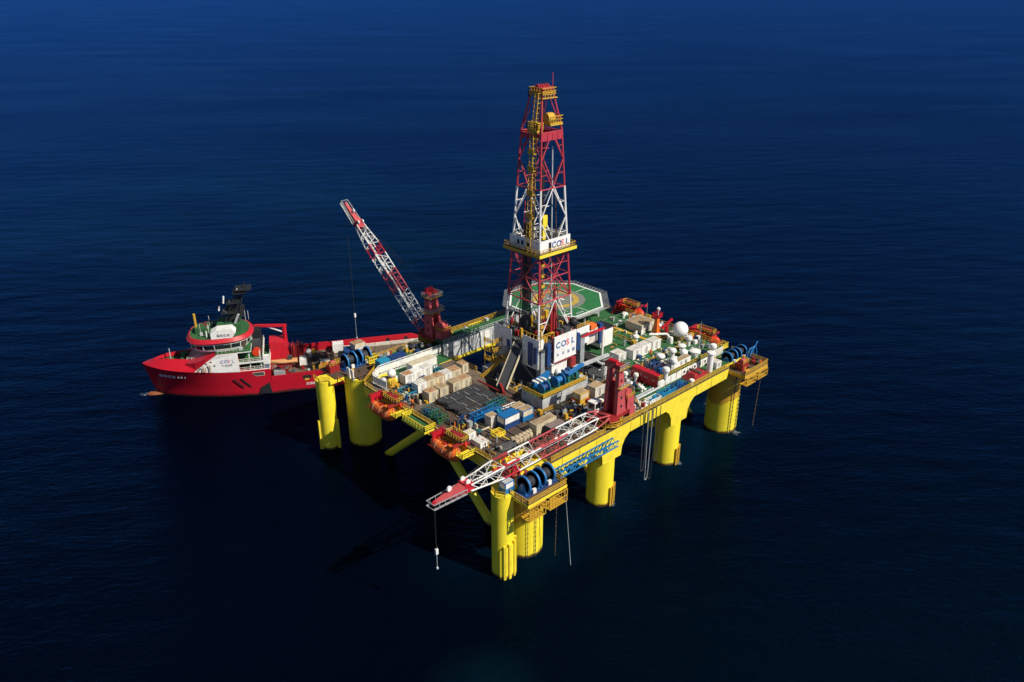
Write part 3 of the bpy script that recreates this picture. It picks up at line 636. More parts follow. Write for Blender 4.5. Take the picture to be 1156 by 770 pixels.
# ------------------------------------------------------------------ winch module beside the drill floor
wm = thing('winch_module', 'grey steel module with green deck carrying blue cable drums beside drill floor', 'module', (24, 15.8, D))
MB().box((17.6, 12.4, D+.04), (31.6, 19.0, 21.9)).build('module_wall', lgrey, wm)
MB().box((17.7, 12.5, 21.9), (31.5, 18.9, 21.96)).build('module_deck', green, wm)
MB().hexa([(31.6,12.6,19.6),(33.0,13.2,20.4),(33.0,15,20.4),(31.6,16,19.6),(31.6,12.6,21.9),(33.0,13.2,21.9),(33.0,15,21.9),(31.6,16,21.9)]).build('module_end', lgrey, wm)
MB().railing([(17.7, 18.8, 21.95), (17.7, 12.5, 21.95), (31.5, 12.5, 21.95)], 1.05, .075, .8, 2).build('railing', yrail, wm)
def drum(x, y, z, r, L, mat, core, parent):
    d = MB().lathe((x, y, z), [(r*.55, -L/2), (r*.55, L/2)], 20, 'x').build('cable_drum', core, parent, True)
    for s in (-1, 1): MB().lathe((x+s*L/2, y, z), [(.01, -.1), (r, -.1), (r, .1), (.01, .1)], 24, 'x').build('drum_flange', mat, d, True)
drum(20.2, 14.6, 23.3, 1.15, 1.8, blue, navy, wm); drum(24.8, 14.8, 23.4, 1.3, 2.2, blue, blue, wm); drum(29.0, 16.5, 23.2, 1.0, 1.6, blue, navy, wm)
for i, (a, b) in enumerate((((19.0, 16.4, 22.8), (23.6, 16.4, 24.3)), ((19.4, 17.4, 23.4), (24.5, 17.4, 24.6)), ((27.6, 14.6, 23.8), (33, 14.9, 24.6)))):
    MB().beam(a, b, .9, .5).build('boom', blue, wm)
for i in range(4): MB().box((19.2+i*1.2, 15.7, 24.0), (19.8+i*1.2, 17.4, 24.25)).build('white_cleat', white, wm)
MB().sphere((27.8, 17.6, 23.2), .9, 12, 8).build('pressure_vessel', white, wm, True)
m = MB()
for i in range(18):
    x, y = random.uniform(24, 31), random.uniform(13.2, 18.2); m.box((x, y, 21.96), (x+random.uniform(.3, 1), y+random.uniform(.3, .9), 22+random.uniform(.4, 1.4)))
m.build('small_machinery', teal, wm)['kind'] = 'stuff'

# ------------------------------------------------------------------ helideck
hd = thing('helicopter_deck', 'green octagonal helicopter landing deck with yellow ring and outer safety net', 'helideck', (58.6, 48.3, D))
HC = V((58.6, 48.3)); HR = 13.9; HT = 24.2
octo = lambda r, c=HC: [(c.x+r*math.cos(R(22.5+45*i)), c.y+r*math.sin(R(22.5+45*i))) for i in range(8)]
MB().prism(octo(HR), HT-.7, HT-.05).build('landing_slab', lgrey, hd)
MB().prism(octo(HR-.05), HT-.05, HT).build('landing_surface', hgreen, hd)
def flat_ring(name, mat, r0, r1, z, n=40, poly=None):
    m = MB(); k = n
    for i in range(k):
        a, b = 2*math.pi*i/k+(R(22.5) if n == 8 else 0), 2*math.pi*(i+1)/k+(R(22.5) if n == 8 else 0)
        P = lambda r, t, zz: (HC.x+r*math.cos(t), HC.y+r*math.sin(t), zz)
        m.hexa([P(r0,a,z-.004),P(r1,a,z-.004),P(r1,b,z-.004),P(r0,b,z-.004),P(r0,a,z),P(r1,a,z),P(r1,b,z),P(r0,b,z)])
    return m.build(name, mat, hd)
flat_ring('deck_marking', hgrey, .02, 8.2, HT+.008, 16); flat_ring('yellow_ring', hyell, 4.9, 6.4, HT+.016); flat_ring('white_border', ink_white, 13.2, 13.75, HT+.010, 8)
for a in (0, 90, 180, 270):
    p = V((HC.x+8.3*math.cos(R(a)), HC.y+8.3*math.sin(R(a)), HT+.012)); q = V((HC.x+12.4*math.cos(R(a)), HC.y+12.4*math.sin(R(a)), HT+.012)); MB().beam(p, q, .16, .008).build('line_marking', ink_white, hd)
for x in (-1.2, 1.2): MB().box((HC.x+x-.3, HC.y-2, HT+.010), (HC.x+x+.3, HC.y+2, HT+.022)).build('letter', ink_white, hd)
MB().box((HC.x-.9, HC.y-.3, HT+.011), (HC.x+.9, HC.y+.3, HT+.0205)).build('letter', ink_white, hd)
for x, w_ in ((55.0, .55), (56.0, .35), (56.8, .6)): MB().box((x, 36.7, HT+.006), (x+w_, 37.5, HT+.016)).build('stencil_mark', lgrey, hd)
oo, oi = octo(HR+1.7), octo(HR+.05)
for i in range(8):
    a, b, c2, d2 = oi[i], oi[(i+1) % 8], oo[(i+1) % 8], oo[i]; m = MB(); k = 10
    for j in range(k+1):
        p = V((*a, HT-.3)).lerp(V((*b, HT-.3)), j/k); q = V((*d2, HT+.15)).lerp(V((*c2, HT+.15)), j/k); m.beam(p, q, .10, .10)
    for t in (.2, .4, .6, .8, 1): 
        m.beam(V((*a, HT-.3)).lerp(V((*d2, HT+.15)), t), V((*b, HT-.3)).lerp(V((*c2, HT+.15)), t), .05, .06)
    m.build('safety_net', galv, hd)
for x, y in ((50, 40), (67, 40), (67, 56), (50, 56), (58.6, 37.5), (58.6, 59)): MB().tube((x, y, D), (x, y, HT-.7), .35, 10).build('support_post', lgrey, hd, True)
for a, b in (((50, 40, D+1), (58.6, 37.5, HT-1)), ((67, 40, D+1), (58.6, 37.5, HT-1)), ((67, 56, D+1), (67, 40, HT-1))): MB().tube(a, b, .2).build('support_brace', lgrey, hd, True)

# ------------------------------------------------------------------ pedestal cranes
def crane(label, loc, base_z, ang, pitch, length, group=None):
    "boom forward is local +X; the cab stands on the local -Y side"
    t = thing('pedestal_crane', label, 'crane', loc, None, ang)
    L = lambda m, n, mt, p=t, sm=False: m.build(n, mt, p, sm, True)
    h = base_z-loc[2]
    L(MB().lathe((0,0,0), [(1.7, 0), (1.7, h-.7), (2.3, h-.6), (2.3, h)], 28), 'pedestal', dred, t, True)
    L(MB().railing([(2.9*math.cos(R(a)), 2.9*math.sin(R(a)), h-1.0) for a in range(0, 361, 24)], 1.05, .06, 1.5, 1), 'ring_railing', yrail)
    L(MB().ring((0,0,h-1.05), 2.3, 3.0, .1, 24, 'z'), 'ring_walkway', yrail)
    L(MB().box((-4.2, -2.0, h), (2.4, 2.0, h+.7)), 'slewing_table', dred)
    for s in (-1, 1):
        leg = L(MB().hexa([(-3.4, s*1.35-.45, h+.7), (-.3, s*1.35-.45, h+.7), (-.3, s*1.35+.45, h+.7), (-3.4, s*1.35+.45, h+.7),
                      (-1.9, s*1.15-.4, h+12.0), (-.7, s*1.15-.4, h+12.0), (-.7, s*1.15+.4, h+12.0), (-1.9, s*1.15+.4, h+12.0)]), 'king_post_leg', pinkred)
        for i in range(5):
            z = h+2.4+i*2.0; f = (z-h-.7)/11.3; xm = -1.85+.55*f
            L(MB().lathe((xm, s*(1.35-.2*f)+s*(.47-.05*f), z), [(.01, -.02), (.34, -.02), (.34, .02), (.01, .02)], 12, 'y'), 'lightening_hole', black, leg)
    L(MB().box((-2.3, -.88, h+1.2), (-1.6, .88, h+7.5)), 'king_post_web', dred)
    L(MB().box((-2.0, -1.9, h+11.3), (-.2, 1.9, h+12.2)), 'king_post_head', dred)
    for s in (-.9, -.3, .3, .9): L(MB().lathe((-.6, s, h+12.6), [(.01, -.1), (.55, -.1), (.55, .1), (.01, .1)], 14, 'y'), 'sheave', red, t, True)
    for z, w in ((7.0, 2.5), (11.1, 2.1)):
        L(MB().box((-3.0, -w, h+z), (-.1, -w+.8, h+z+.1)).box((-3.0, w-.8, h+z), (-.1, w, h+z+.1)).box((-3.4, -w, h+z), (-3.01, w, h+z+.1)), 'post_walkway', yrail)
        L(MB().railing([(-.1, -w, h+z+.1), (-3.4, -w, h+z+.1), (-3.4, w, h+z+.1), (-.1, w, h+z+.1)], 1.0, .05, 1, 1), 'post_railing', galv)
    L(MB().box((-6.6, -1.6, h+.3), (-4.2, 1.6, h+3.0)), 'winch_house', pinkred)
    L(MB().railing([(-6.6, -1.6, h+3), (-4.2, -1.6, h+3), (-4.2, 1.6, h+3), (-6.6, 1.6, h+3), (-6.6, -1.6, h+3)], .9, .05, 1, 1), 'house_railing', yrail)
    L(MB().lathe((-5.0, 0, h+4.0), [(.01, -1.2), (1.1, -1.2), (1.1, 1.2), (.01, 1.2)], 16, 'y'), 'winch_drum', pinkred, t, True)
    # cab
    c = L(MB().box((-.2, -4.1, h+.4), (2.0, -2.2, h+1.3)).box((-.2, -4.1, h+2.7), (2.1, -2.15, h+2.95)).box((-.2, -4.1, h+1.3), (.0, -2.2, h+2.7)), 'cab', white)
    for x, y in ((1.9, -4.05), (1.9, -2.3), (.9, -4.05)): L(MB().box((x-.08, y-.06, h+1.3), (x+.08, y+.1, h+2.7)), 'cab_post', white, c)
    L(MB().box((.02, -4.0, h+1.3), (1.85, -2.3, h+2.68)), 'cab_glass', glassm, c)
    L(MB().box((-.2, -2.2, h-.1), (1.6, -1.2, h+.38)), 'cab_bracket', dred)
    # lattice boom
    ct, st = math.cos(pitch), math.sin(pitch); F = V((1.8, 0, h+1.2)); ex, ez = V((ct, 0, st)), V((-st, 0, ct))
    LB = length-7.5
    def q(s, y, v):
        k = s/LB; wy = 1.6-.5*max(0, (k-.8)/.2); dz = (.35+.85*min(1, k/.12)) if k < .12 else 1.2-.6*max(0, (k-.8)/.2)
        return F+ex*s+V((0, y*wy, 0))+ez*(v*dz)
    def tone(s):
        k = s/LB
        for a, m in ((.11, pinkred), (.36, truss_white), (.53, pinkred), (.70, truss_white), (.82, red), (1.1, truss_white)):
            if k < a: return m
    boom = L(MB().tube(F+V((0,-1.3,0)), F+V((0,1.3,0)), .25, 10), 'boom', dred)
    n = 20
    for y in (-1, 1):
        for v in (-1, 1):
            for i in range(n): L(MB().tube(q(LB*i/n, y, v), q(LB*(i+1)/n, y, v), .155, 6), 'chord', tone(LB*(i+.5)/n), boom, True)
    for i in range(n):
        a, b = LB*i/n, LB*(i+1)/n; mt = tone((a+b)/2); fl = 1 if i % 2 else -1
        for y in (-1, 1): L(MB().tube(q(a, y, -fl), q(b, y, fl), .075, 5), 'lacing', mt, boom)
        for v in (-1, 1): L(MB().tube(q(a, -fl, v), q(b, fl, v), .075, 5), 'lacing', mt, boom)
        if i % 2 == 0:
            L(MB().tube(q(a, -1, 1), q(a, 1, 1), .075, 5), 'lacing', mt, boom); L(MB().tube(q(a, -1, -1), q(a, 1, -1), .075, 5), 'lacing', mt, boom)
    # walkway inside the boom
    L(MB().beam(F+ex*(LB*.12)-ez*.6, F+ex*(LB*.9)-ez*.5, .7, .06, ez), 'boom_walkway', galv, boom)
    # fly jib
    T = F+ex*LB; N = F+ex*length
    jib = L(MB().hexa([T+V((0,-.95,0))-ez*.7, N+V((0,-.3,0))-ez*.35, N+V((0,.3,0))-ez*.35, T+V((0,.95,0))-ez*.7,
                       T+V((0,-.95,0))+ez*.9, N+V((0,-.3,0))+ez*.1, N+V((0,.3,0))+ez*.1, T+V((0,.95,0))+ez*.9]), 'fly_jib', pinkred, boom)
    L(MB().hexa([T-ex*.9+V((0,-1.0,0))-ez*.8, T+ex*1.2+V((0,-.9,0))-ez*.75, T+ex*1.2+V((0,.9,0))-ez*.75, T-ex*.9+V((0,1.0,0))-ez*.8,
                 T-ex*.9+V((0,-1.0,0))+ez*.7, T+ex*1.2+V((0,-.9,0))+ez*1.1, T+ex*1.2+V((0,.9,0))+ez*1.1, T-ex*.9+V((0,1.0,0))+ez*.7]), 'jib_knuckle', red, boom)
    m = MB()
    for y in (-1.25, 1.25):
        for z in (-.7, .25): m.beam(T+ex*1.0+V((0,y,0))+ez*z, N+ex*.9+V((0,y*.8,0))+ez*z, .12, .12)
        for i in range(6):
            a = T.lerp(N, .14+.17*i); m.beam(a+V((0,y,0))-ez*.7, a+V((0,y,0))+ez*.25, .08, .08)
    m.beam(N+ex*.9+V((0,-1,0))-ez*.7, N+ex*.9+V((0,1,0))-ez*.7, .12, .12).beam(N+ex*.9+V((0,-1,0))+ez*.25, N+ex*.9+V((0,1,0))+ez*.25, .12, .12)
    for y in (-1.1, 1.1): m.beam(T+ex*1.0+V((0,y,0))-ez*.72, N+ex*.9+V((0,y*.8,0))-ez*.72, .45, .06, ez)
    L(m, 'jib_frame', galv, boom)
    for k, y in ((.05, -.7), (.05, .7), (.55, 0), (1.0, 0)):
        c = T.lerp(N, k)+ez*1.2 if k < .9 else N-ez*.2
        L(MB().lathe(tuple(c+V((0, y, 0))), [(.01, -.14), (.5, -.14), (.5, .14), (.01, .14)], 14, 'y'), 'sheave', white if k < .9 else red, boom, True)
    # pendant ropes from the king post head to the boom tip
    for y in (-.8, -.3, .3, .8): L(MB().tube((-.6, y, h+12.7), T+V((0, y, 0))+ez*1.2, .035, 4), 'pendant_rope', rope)
    t['tipx'] = 0.0; del t['tipx']
    return t, (Matrix.Rotation(ang, 3, 'Z') @ (N-ez*.3)) + V(loc)
c1base, c1tip = V((22.5, 58.6, D)), V((20.8, 91.3, 49.6))
d1 = c1tip-V((c1base.x, c1base.y, 22.2)); a1 = math.atan2(d1.y, d1.x)
crane1, tip1 = crane('red pedestal crane with raised striped boom reaching over the supply ship', tuple(c1base), 21.0, a1, math.atan2(d1.z, math.hypot(d1.x, d1.y)-1.8), d1.length-1.4)
c2base, c2tip = V((23.9, -0.9, D)), V((-24.0, -3.6, 24.2))
d2 = c2tip-V((c2base.x, c2base.y, 22.2)); a2 = math.atan2(d2.y, d2.x)
crane2, tip2 = crane('red pedestal crane with striped boom lowered flat along the deck edge', tuple(c2base), 21.0, a2, math.atan2(d2.z, math.hypot(d2.x, d2.y)-1.8), d2.length-1.6)
def hook(label, tip, zb, zt):
    t = thing('crane_hook', label, 'hook', (tip.x, tip.y, zb))
    MB().tube((tip.x-.12, tip.y, tip.z), (tip.x-.05, tip.y, zt), .035, 4).tube((tip.x+.12, tip.y, tip.z), (tip.x+.05, tip.y, zt), .035, 4).build('rope', rope, t)
    MB().box((tip.x-.25, tip.y-.2, zt-1.1), (tip.x+.25, tip.y+.2, zt)).build('hook_block', white, t)
    MB().tube((tip.x, tip.y, zt-1.1), (tip.x, tip.y, zb+.5), .05, 5).lathe((tip.x, tip.y, zb+.1), [(.01, 0), (.22, .1), (.22, .4), (.01, .5)], 8).build('sling_hook', lgrey, t)
hook('hook block and sling lowered to the cream box above the ship', tip1, 9.6, 17.5)
hook('hook hanging from the tip of the lowered boom over open sea', tip2, 10.0, 14.5)
# boom rest: yellow trestle and white-blue cabin on the slim corner column
bx = thing('boom_rest', 'dark red trestle holding up the lowered crane boom at the corner', 'trestle', (-4.5, -2.4, 18.75))
for y in (-3.6, -1.2): MB().beam((-4.5, y, 18.75), (-4.5, y*.9-.2, 21.8), .5, .5).build('post', dred, bx)
MB().beam((-4.5, -4.2, 21.9), (-4.5, -.8, 21.9), .6, .4).build('crossbeam', red, bx)
MB().beam((-4.5, -3.6, 18.9), (-2.5, -3.6, 20.9), .35, .35).build('stay', pinkred, bx)

# ------------------------------------------------------------------ cargo containers and boxes
def cbox(label, x0, y0, x1, y1, z0, z1, wallm, roofm, group='cargo containers on the platform', name='cargo_container', cat='container', lower=None, door='x', ribs=True):
    cx, cy = (x0+x1)/2, (y0+y1)/2
    t = thing(name, label, cat, (cx, cy, z0), group); e = .07
    zb = z0+.12
    if lower:
        zm = z0+(z1-z0)*.45
        MB().box((x0+e, y0+e, zb), (x1-e, y1-e, zm)).build('lower_wall', lower, t)
        MB().box((x0+e, y0+e, zm), (x1-e, y1-e, z1-.1)).build('wall', wallm, t)
    else:
        m = MB().box((x0+e, y0+e, zb), (x1-e, y1-e, z1-.1))
        if ribs:
            k = max(2, int((x1-x0)/.55))
            for i in range(1, k): x = x0+(x1-x0)*i/k; m.box((x-.09, y0+.03, zb+.1), (x+.09, y0+e+.01, z1-.2)).box((x-.09, y1-e-.01, zb+.1), (x+.09, y1-.03, z1-.2))
            k = max(2, int((y1-y0)/.55))
            for i in range(1, k): y = y0+(y1-y0)*i/k; m.box((x0+.03, y-.09, zb+.1), (x0+e+.01, y+.09, z1-.2)).box((x1-e-.01, y-.09, zb+.1), (x1-.03, y+.09, z1-.2))
        m.build('wall', wallm, t)
    m = MB()
    for x in (x0, x1-.16):
        for y in (y0, y1-.16): m.box((x, y, z0), (x+.16, y+.16, z1))
    for z in (z0+.02, z1-.2):
        for y in (y0+.01, y1-.13): m.box((x0+.16, y, z), (x1-.16, y+.12, z+.16))
        for x in (x0+.01, x1-.13): m.box((x, y0+.16, z), (x+.12, y1-.16, z+.16))
    m.build('frame', lower or wallm, t)
    m = MB().box((x0+.13, y0+.13, z1-.1), (x1-.13, y1-.13, z1-.03))
    k = max(2, int((x1-x0)/.6))
    for i in range(1, k): x = x0+(x1-x0)*i/k; m.box((x-.12, y0+.2, z1-.03), (x+.12, y1-.2, z1+.0))
    m.build('roof', roofm, t)
    if not lower and (x1-x0) > 1:
        xm = x0+(x1-x0)*.5
        for xx in (xm-.35, xm-.1, xm+.1, xm+.35): MB().box((xx-.02, y0-.01, z0+.3), (xx+.02, y0+.028, z1-.3)).build('door_bar', galv, t)
    return t
T = D+.05
# sheltered cargo area on the left
cbox('long white cabin with a red end door beside the white shelter wall', 6.8, 44.6, 14.0, 47.2, T, 22.2, white, cream)
MB().box((14.02, 44.7, T+.3), (14.10, 46.2, T+2.6)).build('end_door', red, bpy.data.objects['cargo_container'])
cbox('square white container with rust-stained roof next to the yellow pump skid', 2.9, 42.1, 5.4, 44.4, T, 21.8, white, rustroof)
cbox('open-roofed white container between the rust-roofed box and another white one', 5.5, 42.2, 8.2, 44.4, T, 21.8, white, white)
cbox('white container standing next to the small teal basket', 8.4, 42.4, 10.9, 44.4, T, 21.8, white, wdirty)
rooms = [(2.3, 4.9, wdirty, 'white-roofed container at the shelter end of the middle container row'), (5.0, 7.4, tanroof, 'tan-roofed container second in the middle row beside the white-roofed one'),
         (7.5, 10.0, rustroof, 'rusty-roofed container in the centre of the middle container row'), (10.1, 12.2, wdirty, 'pale grey-roofed container between two rusty roofs in the middle row'), (12.3, 14.9, rustroof, 'rusty orange-roofed container at the moonpool end of the middle row')]
for a, b, rm, lb in rooms: cbox(lb, a, 36.5, b, 39.0, T, 21.8, cream if rm is not wdirty else white, rm)
front = [(1.7, 4.3, 'orange-rust roofed cream container at the lifeboat end of the front row'), (4.8, 7.2, 'paler rust-roofed container second in the front row by the pipes'), (8.5, 10.9, 'cream container third in the front row, after the gap'), (11.0, 13.8, 'brown-roofed cream container at the end of the front row by the ramp')]
for i, (a, b, lb) in enumerate(front): cbox(lb, a, 31.7, b, 34.2, T, 21.8, cream, (rustroof, tanroof, tanroof, rustroof)[i])
cbox('small orange-roofed box alone by the open moonpool', 16.4, 37.9, 18.2, 40.2, T, 21.6, cream, rustroof)
cbox('blue-grey container lying in the shade under the drill floor stairs', 20.6, 33.6, 25.8, 35.6, D-.55, 20.9, grey, lgrey)
cbox('bright cyan container on the far wing beside the white wall', 2.9, 52.2, 5.9, 54.4, T, 21.7, cyan, cyan)
cbox('navy blue container on the far wing next to the cyan one', 6.2, 52.2, 10.6, 54.2, T, 21.7, navy, navy)
# midships cargo
cbox('blue and white container with blue slatted roof beside the sacks', 5.9, 11.7, 10.3, 14.3, T, 22.2, white, blue, lower=navy)
cbox('small tan-roofed white box against the blue and white container', 4.6, 14.5, 6.6, 16.5, T, 21.8, wdirty, tanroof)
cbox('tan-roofed container with blue foot beside the blue and white container', 11.0, 11.6, 14.1, 13.5, T, 21.9, cream, tanroof, lower=blue)
cbox('rear tan-roofed container behind the blue-footed one, near the pipe ramp', 10.8, 13.7, 13.7, 15.6, T, 21.9, cream, tanroof)
cbox('brown-roofed container with yellow base beside the crane cab', 25.5, 8.6, 28.4, 11.0, T, 21.8, cream, tanroof, lower=yrail)
cbox('pale container behind the red king post of the lowered crane', 30.2, 8.4, 33.4, 10.9, T, 21.8, wdirty, tanroof)
cbox('long tan ridge-roofed store between sacks and mauve roof', 9.4, 5.9, 15.2, 8.0, T, 21.6, cream, tanroof)
cbox('low store with a faded mauve roof under the crane boom', 11.2, 3.5, 15.4, 5.5, T, 21.2, dgrey, mauve)
cbox('small white box by the near lifeboat davit', -2.6, 13.2, -.6, 15.0, T, 21.2, white, cream)
cbox('low white slatted crate beside the near lifeboat', -2.4, 9.8, -.2, 12.6, T, 20.5, white, wdirty)
# aft roof
for i, (a, b, lb) in enumerate(((48.4, 51.6, 'white cabin at the crane end of the row on the green roof'), (51.7, 55.4, 'long white cabin in the centre of the row on the green roof'), (55.9, 59.2, 'white cabin after the dark gap in the row on the green roof'))):
    cbox(lb, a, 12.6, b, 15.0, HZ+.05, 23.7, white, wdirty)
cbox('white cabin module at the back near the drill floor machinery house', 45.0, 14.2, 47.8, 17.0, HZ+.05, 23.2, white, wdirty)
rc = cbox('long dark red container with small pale stencil marks lying across the deck', 43.9, 1.9, 45.7, 9.4, T, 22.4, dred, red)
MB().box((43.86, 2.0, T+.2), (43.96, 9.3, 22.2)).build('side_panel', red, rc)
for y, z in ((8.8, 21.2), (8.2, 21.15), (7.75, 21.1), (7.05, 21.15), (6.4, 21.1), (5.2, 21.0), (4.6, 20.95), (2.9, 20.9), (2.6, 20.9)): MB().box((43.845, y, z), (43.858, y+.28, z+.32)).build('stencil_mark', lgrey, rc)
cbox('long white locker with a tan roof on the deckhouse roof edge', 50.6, 2.9, 58.2, 4.6, HZ+.05, 22.7, white, tanroof)
cbox('white box beside the tall white duct near the corner column', 62.6, -1.6, 64.6, .4, T, 20.9, white, wdirty)
cbox('tan-roofed deckhouse cabin with glazed sides beside the red mast', 62.2, 21.0, 68.0, 26.4, HZ+.05, 23.6, wdirty, tanroof, name='deck_cabin', cat='cabin')
cbox('grey low container near the flag pole on the green roof', 50.5, 27.0, 54.5, 29.2, HZ+.05, 23.2, lgrey, tanroof)
cbox('white-blue cabin on the slim corner column under the crane boom', -8.6, -4.3, -6.4, -2.4, 18.52, 20.9, white, lgrey, lower=blue, name='control_cabin', cat='cabin')
# cream box slung over the ship
sl_ = cbox('cream box with rusty lid hanging from the raised crane', tip1.x-1.7, tip1.y-1.4, tip1.x+1.7, tip1.y+1.4, 6.2, 8.6, cream, rustroof, lower=wdirty, name='slung_cargo_box', cat='cargo box')
for sx in (-1.6, 1.6):
    for sy in (-1.3, 1.3): MB().tube((tip1.x+sx, tip1.y+sy, 8.6), (tip1.x, tip1.y, 9.75), .03, 4).build('sling', rope, sl_)

# open baskets and racks
def basketbox(label, x0, y0, x1, y1, z0, h, mat, fillm, cat='basket', name='cargo_basket', group='open cargo baskets'):
    t = thing(name, label, cat, ((x0+x1)/2, (y0+y1)/2, z0), group)
    MB().box((x0, y0, z0), (x1, y1, z0+.15)).build('base', mat, t)
    m = MB(); k = max(2, int((x1-x0)/.7)); 
    for i in range(k+1): x = x0+(x1-x0)*i/k; m.beam((x, y0, z0), (x, y0, z0+h), .14, .12).beam((x, y1, z0), (x, y1, z0+h), .14, .12)
    for z in (.5, 1): m.beam((x0, y0, z0+h*z), (x1, y0, z0+h*z), .1, .16).beam((x0, y1, z0+h*z), (x1, y1, z0+h*z), .1, .16).beam((x0, y0, z0+h*z), (x0, y1, z0+h*z), .1, .16).beam((x1, y0, z0+h*z), (x1, y1, z0+h*z), .1, .16)
    m.build('cage', mat, t)
    rnd = random.Random(int(x0*7+y0*13)); f = MB()
    for i in range(int((x1-x0)*(y1-y0)*.8)+2):
        x, y = rnd.uniform(x0+.1, x1-.6), rnd.uniform(y0+.1, y1-.5); f.box((x, y, z0+.15), (x+rnd.uniform(.25, .8), y+rnd.uniform(.2, .6), z0+.2+rnd.uniform(.3, 1)*h*.8))
    f.build('contents', fillm, t)['kind'] = 'stuff'
    return t
basketbox('bright blue equipment rack beside the black pipes', 3.3, 18.3, 10.4, 19.9, T, 1.6, blue, blue)
basketbox('second blue basket between the rack and the tan-roofed box', 6.8, 15.2, 10.6, 17.8, T, 1.5, blue, cyan)
basketbox('purple-navy basket at the lifeboat end of the blue rack', 1.2, 18.6, 3.2, 20.9, T, 1.3, navy, mauve)
basketbox('teal pipe basket at the foot of the pipe ramp', 9.2, 20.6, 14.4, 21.7, T, 1.3, teal, teal)
basketbox('rack of white cylinders behind the teal basket', 10.4, 16.2, 14.4, 18.0, T, 1.2, white, wdirty)
basketbox('yellow skid beside the blue and white container', 2.6, 10.6, 5.0, 12.4, T, .9, yellow, yrail)
basketbox('small teal basket next to the white containers', 11.2, 41.8, 13.4, 43.4, T, 1.7, teal, cyan)
basketbox('teal open tank on the front platform behind the yellow rail', -2.6, 26.4, .2, 28.8, T, 1.7, teal, navy)
basketbox('green machine crate beside the teal tank on the platform', -2.4, 23.2, .2, 25.9, T, 1.6, green, teal)
basketbox('blue open bin at the shelter end of the middle row', -.6, 36.6, 1.8, 40.2, T, 1.2, cyan, dgrey)
basketbox('blue and white drilling basket along the near deck edge', 36.6, -1.9, 40.6, -.4, T, .9, white, cyan)
basketbox('blue basket along the near deck edge beside the white one', 40.8, -1.9, 46.0, -.4, T, 1.1, cyan, blue)
basketbox('navy basket at the deckhouse end of the near edge', 46.2, -1.8, 50.6, -.2, T, 1.1, navy, blue)
basketbox('dark machinery rack behind the red container', 47.2, 5.6, 52.0, 8.6, HZ, 1.1, dgrey, navy)
basketbox('blue motor skid between red container and vents', 46.8, 3.4, 49.6, 5.0, HZ, 1.2, navy, blue)
basketbox('yellow cargo frame at the tip of the far wing', 3.2, 57.4, 6.0, 59.0, T, 1.6, yellow, yrail)
basketbox('yellow generator frame on the far wing past the raised crane', 33.0, 52.6, 37.6, 55.6, T+0, 2.2, yellow, yrail)
basketbox('long yellow frame at the drill tower end of the far wing', 39.2, 52.4, 44.6, 54.4, T, 1.8, yellow, green)

# pipe rack: bundles of drill pipe
def bundle(label, y0, n, x0, x1, mat, rad=.14, layers=2):
    t = thing('pipe_bundle', label, 'pipes', ((x0+x1)/2, y0, T+.25), 'bundles of drill pipe on the pipe deck')
    me = None
    for k in range(layers):
        for i in range(n):
            y = y0+(i+.5*(k % 2))*rad*2.06; z = T+.45+k*rad*1.75
            if me is None:
                o = MB().tube((x0, y, z), (x1, y, z), rad, 7).build('pipe', mat, t, True); me = o.data; first = (y, z)
            else:
                o = bpy.data.objects.new('pipe', me); COL.objects.link(o); o.parent = t; o.location = (random.uniform(-.35, .35), y-first[0], z-first[1])
    for x in (x0+2.3+random.uniform(-.6, .6), x0+5.5+random.uniform(-1, 1), x1-2.4+random.uniform(-.6, .6)): MB().box((x-.05, y0-.15, T+.45+layers*rad*1.7), (x+.05, y0+n*rad*2.06, T+.5+layers*rad*1.75)).build('sling', (galv, cream, lgrey)[random.randrange(3)], t)
    for x in (x0+1.2, x1-1.2): MB().box((x-.12, y0-.2, T), (x+.12, y0+n*rad*2.1+.1, T+.32)).build('bearer', brown, t)
bl = ['dark drill pipe bundle beside the cream containers', 'dark drill pipe bundle second from the cream containers', 'dark drill pipe bundle in the middle of the pipe deck', 'dark drill pipe bundle second from the blue rack', 'dark drill pipe bundle beside the brown strip and blue rack']
for i in range(5): bundle(bl[i], 29.3-i*1.85, 6, 3.0+(.3 if i % 2 else 0), 14.4-(.4 if i == 3 else 0), pipeblk, .135, 3 if i in (0, 1, 3) else 2)
bundle('short run of white-banded casing lying on the pipe deck', 21.0, 3, 4.2, 9.0, dgrey, .2, 1)
for x in (3.6, 8.7, 13.8):
    for y in (20.9, 31.0): MB().beam((x, y, D), (x, y, D+2.0), .16, .16).build('pipe_stanchion', brown, rig)
for i in range(9):
    MB().beam((-.9+i*.0, 9.2+i*1.5, D), (-.9, 9.2+i*1.5, D+1.5), .18, .18).build('post', (yrail, orange, brown)[i % 3], rig)
MB().beam((15.2, 21.5, 20.6), (15.2, 31.0, 20.6), .25, .3).build('pipe_stop', dred, rig)
MB().beam((14.6, 21.4, 21.2), (17.0, 25.2, 21.2), .5, .5).build('pipe_stop', dred, rig)

